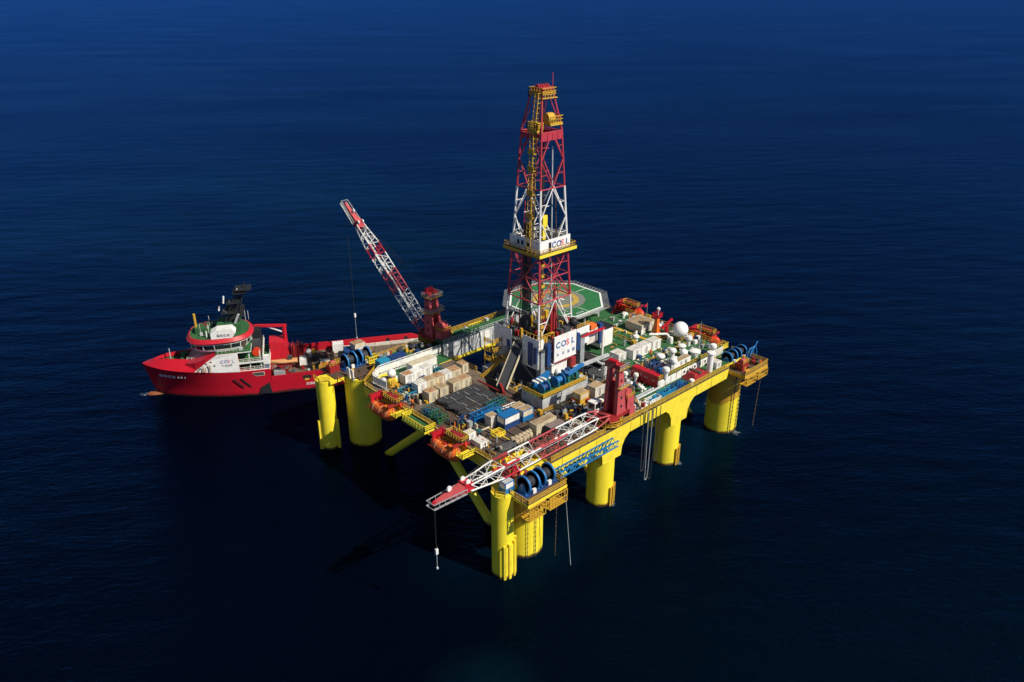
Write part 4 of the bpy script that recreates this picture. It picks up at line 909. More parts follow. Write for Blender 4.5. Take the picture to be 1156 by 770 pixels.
# sacks
sk = 0
for i in range(6):
    for j in range(2):
        x, y = 4.2+i*.98, 6.3+j*1.05+random.uniform(-.1, .1); 
        if i == 5 and j == 0: continue
        s = MB().lathe((x, y, T), [(.38, 0), (.52, .25), (.52, .85), (.40, 1.08), (.15, 1.15), (.01, 1.12)], 10).build('bulk_sack', bag, None, True)
        tag(s, 'beige bulk sack standing in the double row under the crane boom', 'sack', 'beige bulk sacks on the deck')
for i in range(7):
    x, y = 2.4+i*1.15, 4.9+random.uniform(-.15, .15)
    s = MB().lathe((x, y, T), [(.32, 0), (.34, .05), (.34, .3), (.36, .33), (.34, .36), (.34, .85), (.3, .9), (.01, .9)], 12).build('oil_drum', dgrey, None, True)
    tag(s, 'dark steel oil drum in the line in front of the sacks', 'drum', 'dark oil drums on the deck')
for i in range(3):
    s = MB().tube((-.2, 6.2+i*.8, T+.4), (3.6, 5.4+i*.8, T+.4), .38, 14).build('casing_pipe', dgrey, None, True)
    tag(s, 'thick dark casing pipe lying beside the sacks', 'pipe', 'casing pipes beside the sacks')

# spherical tank and pump on the left
tk = thing('spherical_tank', 'white ball-shaped tank beside the yellow pump near the shelter wall', 'tank', (2.6, 47.2, T))
MB().sphere((2.6, 47.2, T+1.5), 1.05, 18, 12).build('vessel', white, tk, True)
for a in (0, 120, 240): MB().beam((2.6+.7*math.cos(R(a)), 47.2+.7*math.sin(R(a)), T), (2.6+.7*math.cos(R(a)), 47.2+.7*math.sin(R(a)), T+.9), .15, .15).build('leg', lgrey, tk)
pk = thing('pump_skid', 'yellow-orange pump skid between the ball tank and the white containers', 'pump', (1.0, 44.6, T))
MB().box((-.2, 43.6, T), (2.3, 45.6, T+.2)).build('skid', yrail, pk); MB().lathe((1.0, 44.6, T+.9), [(.01, -1), (.65, -1), (.65, 1), (.01, 1)], 14, 'x').build('motor', yellow, pk, True)
MB().box((.2, 43.8, T+.2), (1.4, 45.3, T+1.5)).build('housing', yrail, pk); MB().tube((1.2, 45, T+1.4), (2.0, 45.8, T+1.0), .2).build('pipe', orange, pk, True)
for i, (x, y, lb) in enumerate(((-.3, 46.2, 'white upright flask by the shelter wall corner'), (2.6, 45.2, 'white rounded flask between pump skid and container'))):
    o = MB().lathe((x, y, T), [(.5, 0), (.6, .3), (.6, 1.2), (.35, 1.6), (.01, 1.7)], 14).build('gas_flask', white, None, True); tag(o, lb, 'flask')

# ------------------------------------------------------------------ lifeboats and davits
def lifeboat(label, loc, ang, mat=orange, davit_label=None, L=9.8, r=1.55):
    t = thing('lifeboat', label, 'lifeboat', loc, 'enclosed lifeboats', ang)
    n = 14; m = MB(); k0 = 0
    for j in range(13):
        u = j/12; x = (u-.5)*L; w = max(.02, (1-abs(2*u-1)**3.2))**.6; hh = max(.05, (1-abs(2*u-1)**4))**.7
        for i in range(n):
            a = 2*math.pi*i/n; cy, cz = math.cos(a), math.sin(a)
            zz = cz*r*(.95 if cz > 0 else 1.05)*hh; yy = math.copysign(abs(cy)**.75, cy)*r*w*(1 if cz < .1 else .88)
            m.v.append((x, yy, zz+r+.3*(2*u-1)**2))
    for j in range(12):
        for i in range(n): m.f.append((j*n+i, j*n+(i+1) % n, (j+1)*n+(i+1) % n, (j+1)*n+i))
    m.f.append(tuple(range(n))[::-1]); m.f.append(tuple(12*n+i for i in range(n)))
    m.build('hull', mat, t, True, True, 1.0)
    MB().beam((-L*.42, r*1.01, r+.1), (L*.42, r*1.01, r+.1), .12, .16).beam((-L*.42, -r*1.01, r+.1), (L*.42, -r*1.01, r+.1), .12, .16).build('fender_strip', dred, t, False, True)
    MB().box((-L*.32, -.7, 2*r-.25), (-L*.14, .7, 2*r+.45)).build('conning_tower', mat, t, False, True)
    MB().box((-L*.145, -.55, 2*r-.02), (-L*.138, .55, 2*r+.35)).build('tower_window', glassm, t, False, True)
    for x in (-L*.05, L*.1, L*.25): MB().box((x, -r*.93, r+.55), (x+.6, -r*.80, r+.9)).build('porthole', glassm, t, False, True)
    MB().box((-.5, -.5, 2*r-.15), (.6, .5, 2*r+.08)).build('roof_hatch', orange2, t, False, True)
    for x in (-L*.3, -L*.05, L*.2):
        q = MB(); 
        for i in range(12):
            a, b = math.pi*i/11, math.pi*(i+1)/11
            if i < 11: q.beam((x, math.cos(a)*r*1.02, r+math.sin(a)*r*.99), (x, math.cos(b)*r*1.02, r+math.sin(b)*r*.99), .05, .05)
        q.build('lashing', cream, t, False, True)
    for x in (-L*.38, L*.38): MB().tube((x, 0, 2*r-.35), (x, 0, 2*r+1.2), .06).build('lifting_hook', dgrey, t, False, True)
    return t
def davit(label, x, y0, y1, z, out=-1):
    "frame standing on the deck edge with two arms over the boat"
    t = thing('lifeboat_davit', label, 'davit', (x, (y0+y1)/2, D), 'lifeboat davits')
    for y in (y0+1.0, y1-1.0):
        MB().beam((x, y, D), (x+out*.2, y, z), .5, .6, (0,1,0)).build('post', orange2, t); MB().beam((x-out*1.8, y, D), (x, y, z-.3), .35, .35, (0,1,0)).build('stay', dred, t)
        MB().beam((x-out*.2, y, z), (x+out*3.4, y, z+.1), .45, .5).build('arm', dred, t)
    MB().beam((x+out*.4, y0+.6, z+.2), (x+out*.4, y1-.6, z+.2), .3, .3).build('crossbeam', dred, t)
    MB().box((x+out*1.5 if out < 0 else x-.2, y0+.6, z+.35), (x+.5 if out < 0 else x+1.6, y0+5.4, z+.47)).build('service_platform', brown, t)
    a, b = (x+out*1.5, x+.5) if out < 0 else (x-.2, x+1.6)
    MB().railing([(a, y0+.6, z+.47), (b, y0+.6, z+.47), (b, y0+5.4, z+.47), (a, y0+5.4, z+.47), (a, y0+.6, z+.47)], 1.0, .06, .8, 1).build('platform_railing', yrail, t)
    MB().box((x+out*.6-.6, y0+1.6, z+.47), (x+out*.6+.6, y0+3.2, z+1.3)).lathe((x+out*.6, y0+4.1, z+1.0), [(.01, -.5), (.5, -.5), (.5, .5), (.01, .5)], 12, 'y').build('winch', dred, t)
    MB().box((x+out*3.2 if out < 0 else x, y1-1.6, z-1.6), (x if out < 0 else x+3.2, y1-1.45, z+.3)).build('side_plate', red, t)
    MB().box((x+out*3.6 if out < 0 else x, y0-2.2, D-.25), (x if out < 0 else x+3.6, y0-.1, D-.1)).build('boarding_platform', yellow, t)
    MB().railing([(x+out*3.5, y0-.2, D-.1), (x+out*3.5, y0-2.1, D-.1), (x, y0-2.1, D-.1)], 1.0, .06, .8, 1).build('boarding_railing', yellow, t)
lifeboat('orange lifeboat hung beside the large shaded corner column', (-5.9, 38.6, 16.1), R(90))
davit('red davit frame over the lifeboat near the shaded column', -3.7, 34.0, 43.2, 20.2)
lifeboat('orange lifeboat hung beyond the look-out platform near the lowered boom tip', (-5.9, 16.4, 16.1), R(90))
davit('red davit frame with railed platform over the lifeboat near the lowered boom', -3.7, 11.8, 21.0, 20.2)
lifeboat('red-orange lifeboat behind the white ball radar dome', (74.9, 10.5, 18.4), R(90), orange2)
davit('orange davit frame behind the white ball radar dome', 72.9, 6.2, 14.8, 22.0, 1)
lifeboat('red-orange lifeboat beside the helicopter deck corner', (74.9, 35.0, 18.6), R(90), orange2)
davit('orange davit frame beside the helicopter deck corner', 72.9, 30.8, 39.4, 22.2, 1)

# ------------------------------------------------------------------ anchor winches on the corners
def anchor_winch(label, loc, nd=2, r=1.75, gap=4.0, rotz=0.0, mat=blue):
    t = thing('anchor_winch', label, 'winch', loc, 'blue anchor winches', rotz)
    B = lambda m, n, mt, p=t, sm=False: m.build(n, mt, p, sm, True)
    B(MB().box((-gap*nd/2-.4, -1.5, 0), (gap*nd/2+.4, 1.5, .3)), 'bed_frame', navy)
    for k in range(nd):
        x = (k-(nd-1)/2)*gap
        d = B(MB().lathe((x, 0, r+.2), [(r*.5, -1.1), (r*.5, 1.1)], 18, 'x'), 'drum', navy, t, True)
        for i in range(7): B(MB().ring((x-.9+i*.3, 0, r+.2), r*.5, r*.58, .16, 18, 'x'), 'cable_turn', dgrey, d, True)
        for s in (-1.2, 1.2):
            f = B(MB().ring((x+s, 0, r+.2), r*.86, r*1.04, .35, 30, 'x'), 'brake_ring', mat, t, True)
            B(MB().lathe((x+s, 0, r+.2), [(.01, -.08), (r*.9, -.08), (r*.9, .08), (.01, .08)], 28, 'x'), 'flange', mat, f, True)
            B(MB().lathe((x+s-.1, 0, r+.2), [(.01, -.16), (.3, -.16), (.3, .16), (.01, .16)], 12, 'x'), 'hub', cream, f, True)
        for s in (-1.55, 1.55): B(MB().hexa([(x+s-.15, -1.2, .3), (x+s+.15, -1.2, .3), (x+s+.15, 1.2, .3), (x+s-.15, 1.2, .3), (x+s-.15, -.4, r+.4), (x+s+.15, -.4, r+.4), (x+s+.15, .4, r+.4), (x+s-.15, .4, r+.4)]), 'bearing_stand', mat)
        B(MB().lathe((x+1.9, .9, .9), [(.01, -.35), (.5, -.35), (.5, .35), (.01, .35)], 14, 'x'), 'motor', mat, t, True)
        B(MB().box((x-.4, -1.7, .3), (x+.4, -1.2, 1.2)), 'gearbox', white)
    B(MB().tube((-gap*nd/2, 0, r+.2), (gap*nd/2, 0, r+.2), .2, 10), 'shaft', dgrey, t, True)
    return t
anchor_winch('large blue double anchor winch on the near corner platform under the boom', (-2.2, -5.8, 18.15))
anchor_winch('blue anchor winch on the far left corner platform beside the supply ship', (1.2, LY+3.4, 18.92), 2, 1.8)
anchor_winch('blue anchor winch on the right-hand corner beside the red block', (71.8, -.6, 18.33), 2, 1.5)
hp = thing('hoop_frame', 'bright blue bent hoop frame at the outer right-hand corner', 'frame', (75.2, -3.0, 18.32))
for o in (0, 1.4):
    m = MB(); pts = [V((75.2+o+1.6*math.cos(R(a)), -3.0, 18.4+3.0*math.sin(R(a)))) for a in range(0, 181, 15)]; m.path(pts, .16, 7); m.build('hoop', blue, hp, True)
MB().tube((75.2, -3, 19.4), (78.0, -3, 22.4), .16).build('strut', blue, hp)
for i, (x, y, lb) in enumerate(((-4.2, -1.0, 'faded red fairlead block between the corner columns under the boom'), (69.0, -4.6, 'dark red fairlead block on the right-hand corner platform'), (-4.8, LY+4.4, 'red fairlead post on the left corner platform beside the winch'))):
    t = thing('fairlead', lb, 'fairlead', (x, y, 18.34 if i == 1 else 18.77 if i == 0 else 18.92)); zb = t.location.z
    MB().box((x-1.3, y-1.0, zb), (x+1.3, y+1.0, zb+1.7)).build('housing', pinkred if i == 0 else dred, t)
    MB().lathe((x, y, zb+1.9), [(.01, -.6), (.8, -.6), (.8, .6), (.01, .6)], 16, 'x').build('roller', pinkred, t, True)
    MB().railing([(x-1.3, y-1, zb+1.7), (x+1.3, y-1, zb+1.7), (x+1.3, y+1, zb+1.7)], .9, .05, .9, 1).build('railing', yrail, t)
for y in (LY-2.0, LY-.4):
    o = MB().box((-3.6, y-.5, 18.45), (-3.35, y+.5, 21.0)).box((-3.34, y-.35, 18.45), (-2.8, y+.35, 18.8)).build('fender_board', white); tag(o, 'white upright board on the left corner deck edge', 'board', 'white boards on the corner deck')
# chains and mooring lines
def chain(label, pts, r=.07, mat=dgrey, name='anchor_chain'):
    m = MB(); P = [V(p) for p in pts]
    for a, b in zip(P, P[1:]):
        k = max(1, int((b-a).length/.55)); d = (b-a)/k
        for i in range(k): m.tube(a+d*i, a+d*(i+.75), r*(1.6 if i % 2 else 1.0), 5)
    o = m.build(name, mat); tag(o, label, 'chain'); return o
chain('dark anchor chain down the near corner column', [(-.6, -4.35, 17), (-.6, -4.2, -1)]); chain('thin chain beside it on the near corner column', [(-2.2, -3.75, 17), (-2.2, -3.6, -1)], .05)
chain('dark anchor chain down the right-hand corner column', [(70.4, -4.3, 16.5), (70.2, -4.2, -1)], .09); chain('second chain on the shaded side of the right-hand column', [(68.2, -4.1, 16.5), (68.2, -3.9, -1)], .09)
chain('rusty chain hanging from the near winch baskets into the sea', [(1.6, -7.6, 15), (2.6, -6.6, -.5)], .07, brown); chain('rusty chain hanging outside the right-hand column', [(76.5, -6.0, 15.5), (76.0, -5.8, -.5)], .09, brown)
o = MB().tube((2.5, -8.9, 16.5), (2.7, -10.8, -.3), .05, 5).build('mooring_line', lgrey); tag(o, 'thin grey line slanting from near platform corner to the sea', 'rope')
# grey transfer hoses looped over the near side
for i, (x, zlo, lb) in enumerate(((33.2, 5.0, 'grey hose loop nearest the crane on the platform side'), (34.6, 2.2, 'long pale hose loop in the middle of the hanging hoses'), (36.2, 1.6, 'longest grey hose loop hanging on the platform side'), (37.4, 6.0, 'short dark hose loop beside the middle column'))):
    m = MB(); y = -3.5-.25*(i % 2); pts = []
    for k in range(25):
        u = k/24; a = math.pi*u; pts.append(V((x-.7*math.cos(a), y-.2*math.sin(a), D+.3 if k in (0, 24) else zlo+(1-math.sin(a))**1.6*(D-zlo))))
    pts = [V((x-.7, y+.6, D+.2)), V((x-.75, y, D))]+[V((x-.7+.05*k, y, D-(D-zlo)*k/8)) for k in range(1, 8)]+[V((x-.35, y, zlo-.3)), V((x+.1, y, zlo-.55)), V((x+.5, y, zlo-.1))]+[V((x+.65+.02*k, y, zlo+(D-zlo)*k/8)) for k in range(1, 9)]
    m.path(pts, .10, 6); o = m.build('transfer_hose', (dgrey, galv, rope, dgrey)[i], None, True); tag(o, lb, 'hose', 'transfer hoses hung over the side')
# blue lattice gangway along the near side
gg = thing('gangway', 'blue lattice gangway stowed along the yellow side girder', 'gangway', (13, -4.6, 16.4))
m = MB(); x0, x1 = 4.6, 22.0
for y in (-5.4, -3.9):
    for z in (16.6, 17.9): MB().beam((x0, y, z), (x1, y, z), .2, .2).build('chord', blue, gg)
n = 14
for i in range(n):
    a, b = x0+(x1-x0)*i/n, x0+(x1-x0)*(i+1)/n
    for y in (-5.4, -3.9): MB().beam((a, y, 16.6), (b, y, 17.9), .11, .11).build('lacing', cyan, gg)
    MB().beam((a, -5.4, 17.9), (b, -3.9, 17.9), .1, .1).build('lacing', cyan, gg)
    if i % 2: MB().box((a, -5.2, 16.68), (b-.2, -4.1, 16.76)).build('tread_plate', yellow if i % 4 == 1 else blue, gg)
for x in (7, 14, 20): MB().beam((x, -5.0, 16.5), (x, -2.94, 17.4), .25, .25).build('bracket', yellow, gg)

# ------------------------------------------------------------------ roof vents, domes, masts
def vent(px, py, z, h, r=.42, label='white mushroom vent on the green deckhouse roof', group='white mushroom vents', head=1.75):
    p = at(px, py, z); t = thing('mushroom_vent', label, 'vent', (p.x, p.y, z), group)
    MB().lathe((p.x, p.y, z), [(r, 0), (r, h*.68)], 14).build('stem', white, t, True)
    MB().lathe((p.x, p.y, z), [(r*head*.9, h*.62), (r*head, h*.68), (r*head, h*.82), (r*head*.8, h*.96), (r*.5, h), (.01, h)], 16).build('cap', white, t, True)
for px, py, h, r, lb in ((777, 390, 2.6, .5, 'tall white mushroom vent beside the large radar dome'), (769.5, 395, 1.5, .6, 'short broad white vent between the large dome and the small dome'), (758.6, 404, 2.5, .55, 'white mushroom vent standing next to the small dome'),
    (745.5, 408.5, 2.0, .6, 'stout white vent between the white cabins and the red container'), (759.6, 417, 2.9, .52, 'tall white vent at the end of the long tan-roofed locker'), (751.3, 427, 2.8, .5, 'white mushroom vent at the outer end of the red container'),
    (717.5, 385.5, 1.8, .5, 'white vent beside the yellow roof walkway behind the white cabins'), (804.3, 400, 2.8, .5, 'white mushroom vent on the roof corner above the tall duct')): vent(px, py, HZ+.05, h, r, lb)
vent(783.5, 401, HZ+.05, 1.5, .75, 'squat broad white vent beside the small dome')
for px, py, h, lb in ((717.5, 431, 2.3, 'hooded white vent between the king post and the red container'), (705.6, 429, 2.2, 'white vent hood just behind the king post of the lowered crane'), (724, 442, 1.4, 'small white vent on open deck beside the pale pipes'), (711, 436, 1.2, 'smallest white vent near the flat green hatch'), (780.5, 434.5, 1.5, 'small white vent at the corner of the hatch cover')): vent(px, py, T, h, .36, lb, 'small white vents on the lower deck')
td = thing('tall_duct', 'tall thick white duct beside the dark red hatch', 'duct', (60.5, -1.0, T))
MB().tube((60.5, -1.0, T), (60.5, -1.0, T+4.6), .75, 18).build('duct', white, td, True); MB().lathe((60.5, -1, T+4.6), [(1.0, 0), (1.05, .15), (.9, .45), (.01, .55)], 18).build('cap', white, td, True)
p = at(767, 384, HZ); rd = thing('radar_dome', 'large white ball-shaped radar dome on a short stand', 'radome', (p.x, p.y, HZ))
MB().sphere((p.x, p.y, HZ+3.0), 1.95, 28, 18).build('dome', ink_white, rd, True); MB().tube((p.x, p.y, HZ), (p.x, p.y, HZ+1.3), .5, 12, .8).build('stand', grey, rd, True)
MB().railing([(p.x+1.2*math.cos(R(a)), p.y+1.2*math.sin(R(a)), HZ+.03) for a in range(0, 361, 45)], 1.0, .05, 1, 1).build('railing', yrail, rd)
p = at(771.5, 403, HZ); rd = thing('radar_dome', 'small white ball-shaped dome between the mushroom vents', 'radome', (p.x, p.y, HZ))
MB().sphere((p.x, p.y, HZ+1.2), .95, 20, 12).build('dome', ink_white, rd, True); MB().tube((p.x, p.y, HZ), (p.x, p.y, HZ+.5), .35, 10).build('stand', white, rd, True)
p = at(740.5, 377, HZ); ms = thing('signal_mast', 'orange-red signal mast with white lamps beside the tan cabin', 'mast', (p.x, p.y, HZ))
MB().hexa([(p.x-.8, p.y-.8, HZ), (p.x+.8, p.y-.8, HZ), (p.x+.8, p.y+.8, HZ), (p.x-.8, p.y+.8, HZ), (p.x-.35, p.y-.35, HZ+4.8), (p.x+.35, p.y-.35, HZ+4.8), (p.x+.35, p.y+.35, HZ+4.8), (p.x-.35, p.y+.35, HZ+4.8)]).build('mast_base', orange, ms)
MB().box((p.x-1.1, p.y-.9, HZ+4.8), (p.x+1.1, p.y+.9, HZ+5.0)).build('mast_platform', red, ms); MB().railing([(p.x-1.1, p.y-.9, HZ+5), (p.x+1.1, p.y-.9, HZ+5), (p.x+1.1, p.y+.9, HZ+5), (p.x-1.1, p.y+.9, HZ+5), (p.x-1.1, p.y-.9, HZ+5)], .8, .06, .8, 1).build('mast_railing', red, ms)
MB().tube((p.x+.3, p.y, HZ+5), (p.x+.3, p.y, HZ+6.6), .12).lathe((p.x+.3, p.y, HZ+6.6), [(.4, 0), (.45, .5), (.2, .7), (.01, .7)], 10).build('lamp', white, ms, True)
MB().tube((p.x+.5, p.y, HZ+2), (p.x+.5, p.y-.8, HZ+2.6), .4, 10).build('lamp', white, ms, True)
p = at(729, 370, HZ); fl = thing('flag_pole', 'thin flag pole with a small red flag near the tan cabin', 'flag', (p.x, p.y, HZ))
MB().tube((p.x, p.y, HZ), (p.x, p.y, HZ+7.0), .07, 6).build('pole', grey, fl); m = MB(); k = 6
for i in range(k): m.hexa([(p.x-.02-i*.18, p.y+.12*math.sin(i*1.1), HZ+6.0), (p.x-.2-i*.18, p.y+.12*math.sin((i+1)*1.1), HZ+5.97), (p.x-.2-i*.18, p.y+.02+.12*math.sin((i+1)*1.1), HZ+5.97), (p.x-.02-i*.18, p.y+.02+.12*math.sin(i*1.1), HZ+6.0), (p.x-.02-i*.18, p.y+.12*math.sin(i*1.1), HZ+6.85), (p.x-.2-i*.18, p.y+.12*math.sin((i+1)*1.1), HZ+6.83), (p.x-.2-i*.18, p.y+.02+.12*math.sin((i+1)*1.1), HZ+6.83), (p.x-.02-i*.18, p.y+.02+.12*math.sin(i*1.1), HZ+6.85)])
m.build('flag_cloth', red, fl)
p = at(789, 393, HZ); o = MB().tube((p.x, p.y, HZ), (p.x, p.y, HZ+7.2), .09, 6, .03).lathe((p.x, p.y, HZ), [(.25, 0), (.25, .3), (.01, .35)], 8).build('whip_antenna', lgrey); tag(o, 'tall thin whip antenna in front of the orange lifeboat', 'antenna')
p = at(752, 375, HZ); dk = thing('deck_crane', 'small red deck crane with raised jib beside the white dome', 'crane', (p.x, p.y, HZ))
MB().tube((p.x, p.y, HZ), (p.x, p.y, HZ+1.8), .5, 12).build('post', red, dk, True); MB().beam((p.x-2.2, p.y, HZ+1.6), (p.x+1.6, p.y-.4, HZ+3.4), .5, .5).build('jib', red, dk); MB().beam((p.x-1.0, p.y, HZ+.6), (p.x+.8, p.y-.2, HZ+2.8), .3, .3).build('ram', dred, dk)
gn = thing('gooseneck_pipe', 'white bent gooseneck pipe over the roof walkway beside the cabins', 'pipe', tuple(at(754, 387, HZ)))
p = at(754, 387, HZ); MB().path([V((p.x, p.y, HZ)), V((p.x, p.y, HZ+1.9)), V((p.x-.5, p.y+.3, HZ+2.5)), V((p.x-4.2, p.y+2.9, HZ+2.6))], .3, 10).build('pipe', white, gn, True); MB().lathe((p.x+.3, p.y-.6, HZ), [(.55, 0), (.55, 1.4), (.4, 1.7), (.01, 1.75)], 12).build('filter_pot', white, gn, True)
hh = thing('hatch_cover', 'dark red hipped hatch cover on the near deck edge', 'hatch', (55.6, -.6, T))
MB().hexa([(52.6, -2.3, T), (58.4, -2.3, T), (58.4, 1.2, T), (52.6, 1.2, T), (53.6, -1.5, T+1.5), (57.4, -1.5, T+1.5), (57.4, .4, T+1.5), (53.6, .4, T+1.5)]).build('cover', dred, hh)
MB().box((55.0, -1.9, T+.3), (56.0, .8, T+1.75)).build('ridge_box', brown, hh); MB().beam((52.8, -2.2, T+1.3), (58.2, -2.2, T+1.3), .15, .2).beam((52.8, -2.2, T), (52.8, -2.2, T+1.3), .15, .15).beam((58.2, -2.2, T), (58.2, -2.2, T+1.3), .15, .15).build('guard_frame', red, hh)
# service crane, white stack and pipe beside the drill floor
sc = thing('service_crane', 'thin white post crane with a red arm beside the drill floor', 'crane', (45.2, 19.6, HZ))
MB().tube((45.2, 19.6, HZ), (45.2, 19.6, 28.2), .3, 10).build('post', white, sc, True); MB().beam((45.6, 19.5, 28.4), (38.4, 20.4, 28.0), .4, .5).build('arm', red, sc)
st = thing('white_stack', 'short white cylindrical stack on the grey beam by the red king post', 'tank', (39.8, 14.0, T))
MB().tube((39.8, 14, T-.6), (39.8, 14, T+3.4), .75, 18).build('shell', white, st, True); MB().ring((39.8, 14, T+3.4), .5, .85, .15, 18, 'z').build('rim', lgrey, st, True)
MB().beam((33, 17.6, 22.6), (44, 16.6, 22.8), .8, .6).build('service_beam', lgrey, rig); MB().beam((39.8, 16.8, 22.5), (39.8, 14.8, 22.2), .5, .4).build('service_beam', lgrey, rig)
o = MB().path([V((34.6, 1.2, T+.6)), V((44.4, 1.1, T+.7))], .28, 10).path([V((34.6, 2.2, T+.4)), V((43.2, 2.2, T+.4))], .18, 8).build('deck_pipeline', lgrey, None, True); tag(o, 'pair of pale pipes running along the near deck to the deckhouse', 'pipe')
o = MB().box((33.5, 2.9, T), (38.4, 5.6, T+.6)).box((34, 3.2, T+.6), (37.8, 5.2, T+.8)).build('green_hatch', green); tag(o, 'flat green hatch beside the pink king post', 'hatch')
o = MB().box((29.2, -2.2, T), (31.0, -.8, T+2.0)).box((29.1, -2.3, T+2.0), (31.1, -.7, T+2.1)).build('switch_cabinet', pinkred); tag(o, 'pinkish-red cabinet at the deck edge beside the king post', 'cabinet')
rp = thing('relief_pipe', 'pink-red bent pipe behind the king post of the lowered crane', 'pipe', (29.6, 1.2, T)); MB().path([V((29.6, 1.2, T)), V((29.6, 1.2, T+2.2)), V((28.8, 1.6, T+3.0))], .6, 12).build('pipe', pinkred, rp, True); MB().lathe((29.6, 1.2, T), [(.9, 0), (.9, .2), (.01, .2)], 12).build('flange', dred, rp, True)
# assorted pipework, valves and boxes spread over the working decks
def clutter(mat, n, zones, hmax=1.3, smax=1.1, seed=1):
    rnd = random.Random(seed); m = MB()
    for i in range(n):
        x0, y0, x1, y1, z = rnd.choice(zones); x, y = rnd.uniform(x0, x1), rnd.uniform(y0, y1); k = rnd.random()
        if k < .4: m.box((x, y, z), (x+rnd.uniform(.2, smax), y+rnd.uniform(.2, smax), z+rnd.uniform(.2, hmax)))
        elif k < .6: m.tube((x, y, z), (x, y, z+rnd.uniform(.4, hmax)), rnd.uniform(.12, .4), 8)
        elif k < .8: m.tube((x, y, z+.2), (x+rnd.uniform(1, 4), y, z+.2), rnd.uniform(.06, .16), 6)
        else: m.tube((x, y, z+.2), (x, y+rnd.uniform(1, 4), z+.2), rnd.uniform(.06, .16), 6)
    o = m.build('deck_fittings', mat, rig); o['kind'] = 'stuff'
zr = [(26.5, 3, 42, 8, T), (31, -2, 36, 2, T), (33.5, 8, 43, 11, T), (20.5, 3, 25, 10, T)]; za = [(46, 2.5, 64, 12, HZ+.04), (48, 17.5, 72, 33, HZ+.03), (66.5, 4, 70.5, 32, HZ+.01)]
zf = [(-3, 6, 3, 22, T), (14.5, 3, 19.5, 20, T), (-3, 31.5, 1.4, 42, T), (-1.5, 34.6, 15, 36.2, T), (2, 39.5, 15, 41.8, T)]; zl = [(5, 55.5, 19, 59, T), (11, 51, 19, 55, T), (28, 51, 45, 58.5, T), (47, 50, 65, 59, T)]
zc = [(-7, LY-3, 8, LY+7, 18.9), (-7, -3.5, 4, 3.8, 18.76), (66.5, -1.5, 75, 3, 18.33), (67, -6.8, 75, -2.6, 18.26), (67, -6.8, 75, -2.6, 18.26)]; zm = [(33, 12, 45, 19, D-.55), (41, 20, 45.5, 35, D-.55), (20.3, 20, 24, 33, D-.55)]
for k, (mt, n, zz, h_, s_) in enumerate(((white, 60, za+zr, 1.5, 1.1), (yrail, 110, zr+za+zf+zl+zc+zm, 1.4, 1.0), (brown, 110, zf+zr+zc+zm, 1.1, 1.2), (grey, 80, zr+za+zf+zm+zl, 1.4, 1.3), (navy, 40, za+zr+zl+zf, 1.2, 1.2), (teal, 30, zf+zr, 1.0, 1.2), (dred, 36, zr+zl+zc+za, 1.2, 1.0), (lgrey, 50, zr+za+zl+zm, 1.5, 1.0), (orange, 24, za+zf+zc, 1.1, .8), (dgrey, 70, zr+zf+zm+zl, 1.4, 1.4), (cream, 46, zr+zf+zl+za, 1.3, .9))): clutter(mt, int(n*1.9), zz, h_, s_, k+3)

# ------------------------------------------------------------------ supply ship
SA = R(152); sd = V((math.cos(SA), math.sin(SA), 0)); SO = V((sd.x*42+.469*89.4, sd.y*42+.883*89.4, 0))
ship = thing('supply_ship', 'red and white anchor-handling supply ship lying alongside the platform', 'ship', tuple(SO), None, SA)
def P_(m, n, mt, p=None, sm=False, ang=.6): return m.build(n, mt, p or ship, sm, True, ang)
def hullred():
    m, n, b = nodes('ship_hull_red'); p = position(n)
    sx = n.nodes.new('ShaderNodeSeparateXYZ'); n.links.new(p, sx.inputs[0]); z = sx.outputs['Z']
    c = mixc(n, math_(n, 'MULTIPLY', ramp(n, noise(n, p, .35, 6), .45, .8), .5), (0.46, 0.008, 0.022), (0.30, 0.012, 0.022))
    st = noise(n, scaled(n, p, (1.6, 1.6, .15)), 1, 5, .6); c = mixc(n, math_(n, 'MULTIPLY', ramp(n, st, .6, .85), .6), c, (0.20, 0.035, 0.02))
    rn = noise(n, scaled(n, p, (.5, .5, .5)), 1, 8, .7); c = mixc(n, ramp(n, rn, .70, .76), c, (0.22, .10, .05))
    g = math_(n, 'ADD', z, math_(n, 'MULTIPLY', noise(n, p, 1.0, 4), 1.0)); c = mixc(n, ramp(n, g, 1.25, .85), c, (.05, .014, .012))
    n.links.new(c, b.inputs['Base Color']); b.inputs['Roughness'].default_value = .38; b.inputs['Specular IOR Level'].default_value = .45
    return m
hred = hullred()
def bdeck(x): return 8.6 if x < 21 else 8.6*max(0, 1-((x-21)/19.4)**2.3)**.85
def bwl(x): return (8.5 if x < 8 else 8.5*max(0, 1-((x-8)/29.6)**2.0)**.9) if x < 37.6 else 0.0
def ztop(x):
    if x <= 7.0: return 4.0
    if x < 15: return 7.6
    return 7.7+(x-15)*.095 if x < 28 else 8.93+(x-28)*.05
def hully(x, z):
    t = min(1, max(0, z/ztop(x))); a = bwl(x) if z >= 0 else bwl(x); return a+(bdeck(x)-a)*t**1.5
xs = [-40, -38, -30, -20, -10, 0, 6.99, 7.0, 7.01, 11, 15, 18, 21, 23, 25, 27, 29, 31, 33, 34.5, 36, 37.4, 38.6, 39.6, 40.4]
m = MB(); lev = [-3.5, -1.2, 0, .2, .4, .6, .8, 1.0]
ring = []
for x in xs:
    zt = ztop(x); row = []
    for l in lev:
        if l < 0: z = l; y = bwl(x)*(.6 if l < -2 else .9)
        else: z = zt*l; y = hully(x, z)
        if x > 37.6 and z < zt*.8:   # raked stem
            y = max(0.0, y*(z/zt))
        row.append((x-(0 if x < 37 else (x-37)*.72*(1-max(0, z)/zt)), y, z))
    ring.append(row)
nl = len(lev)
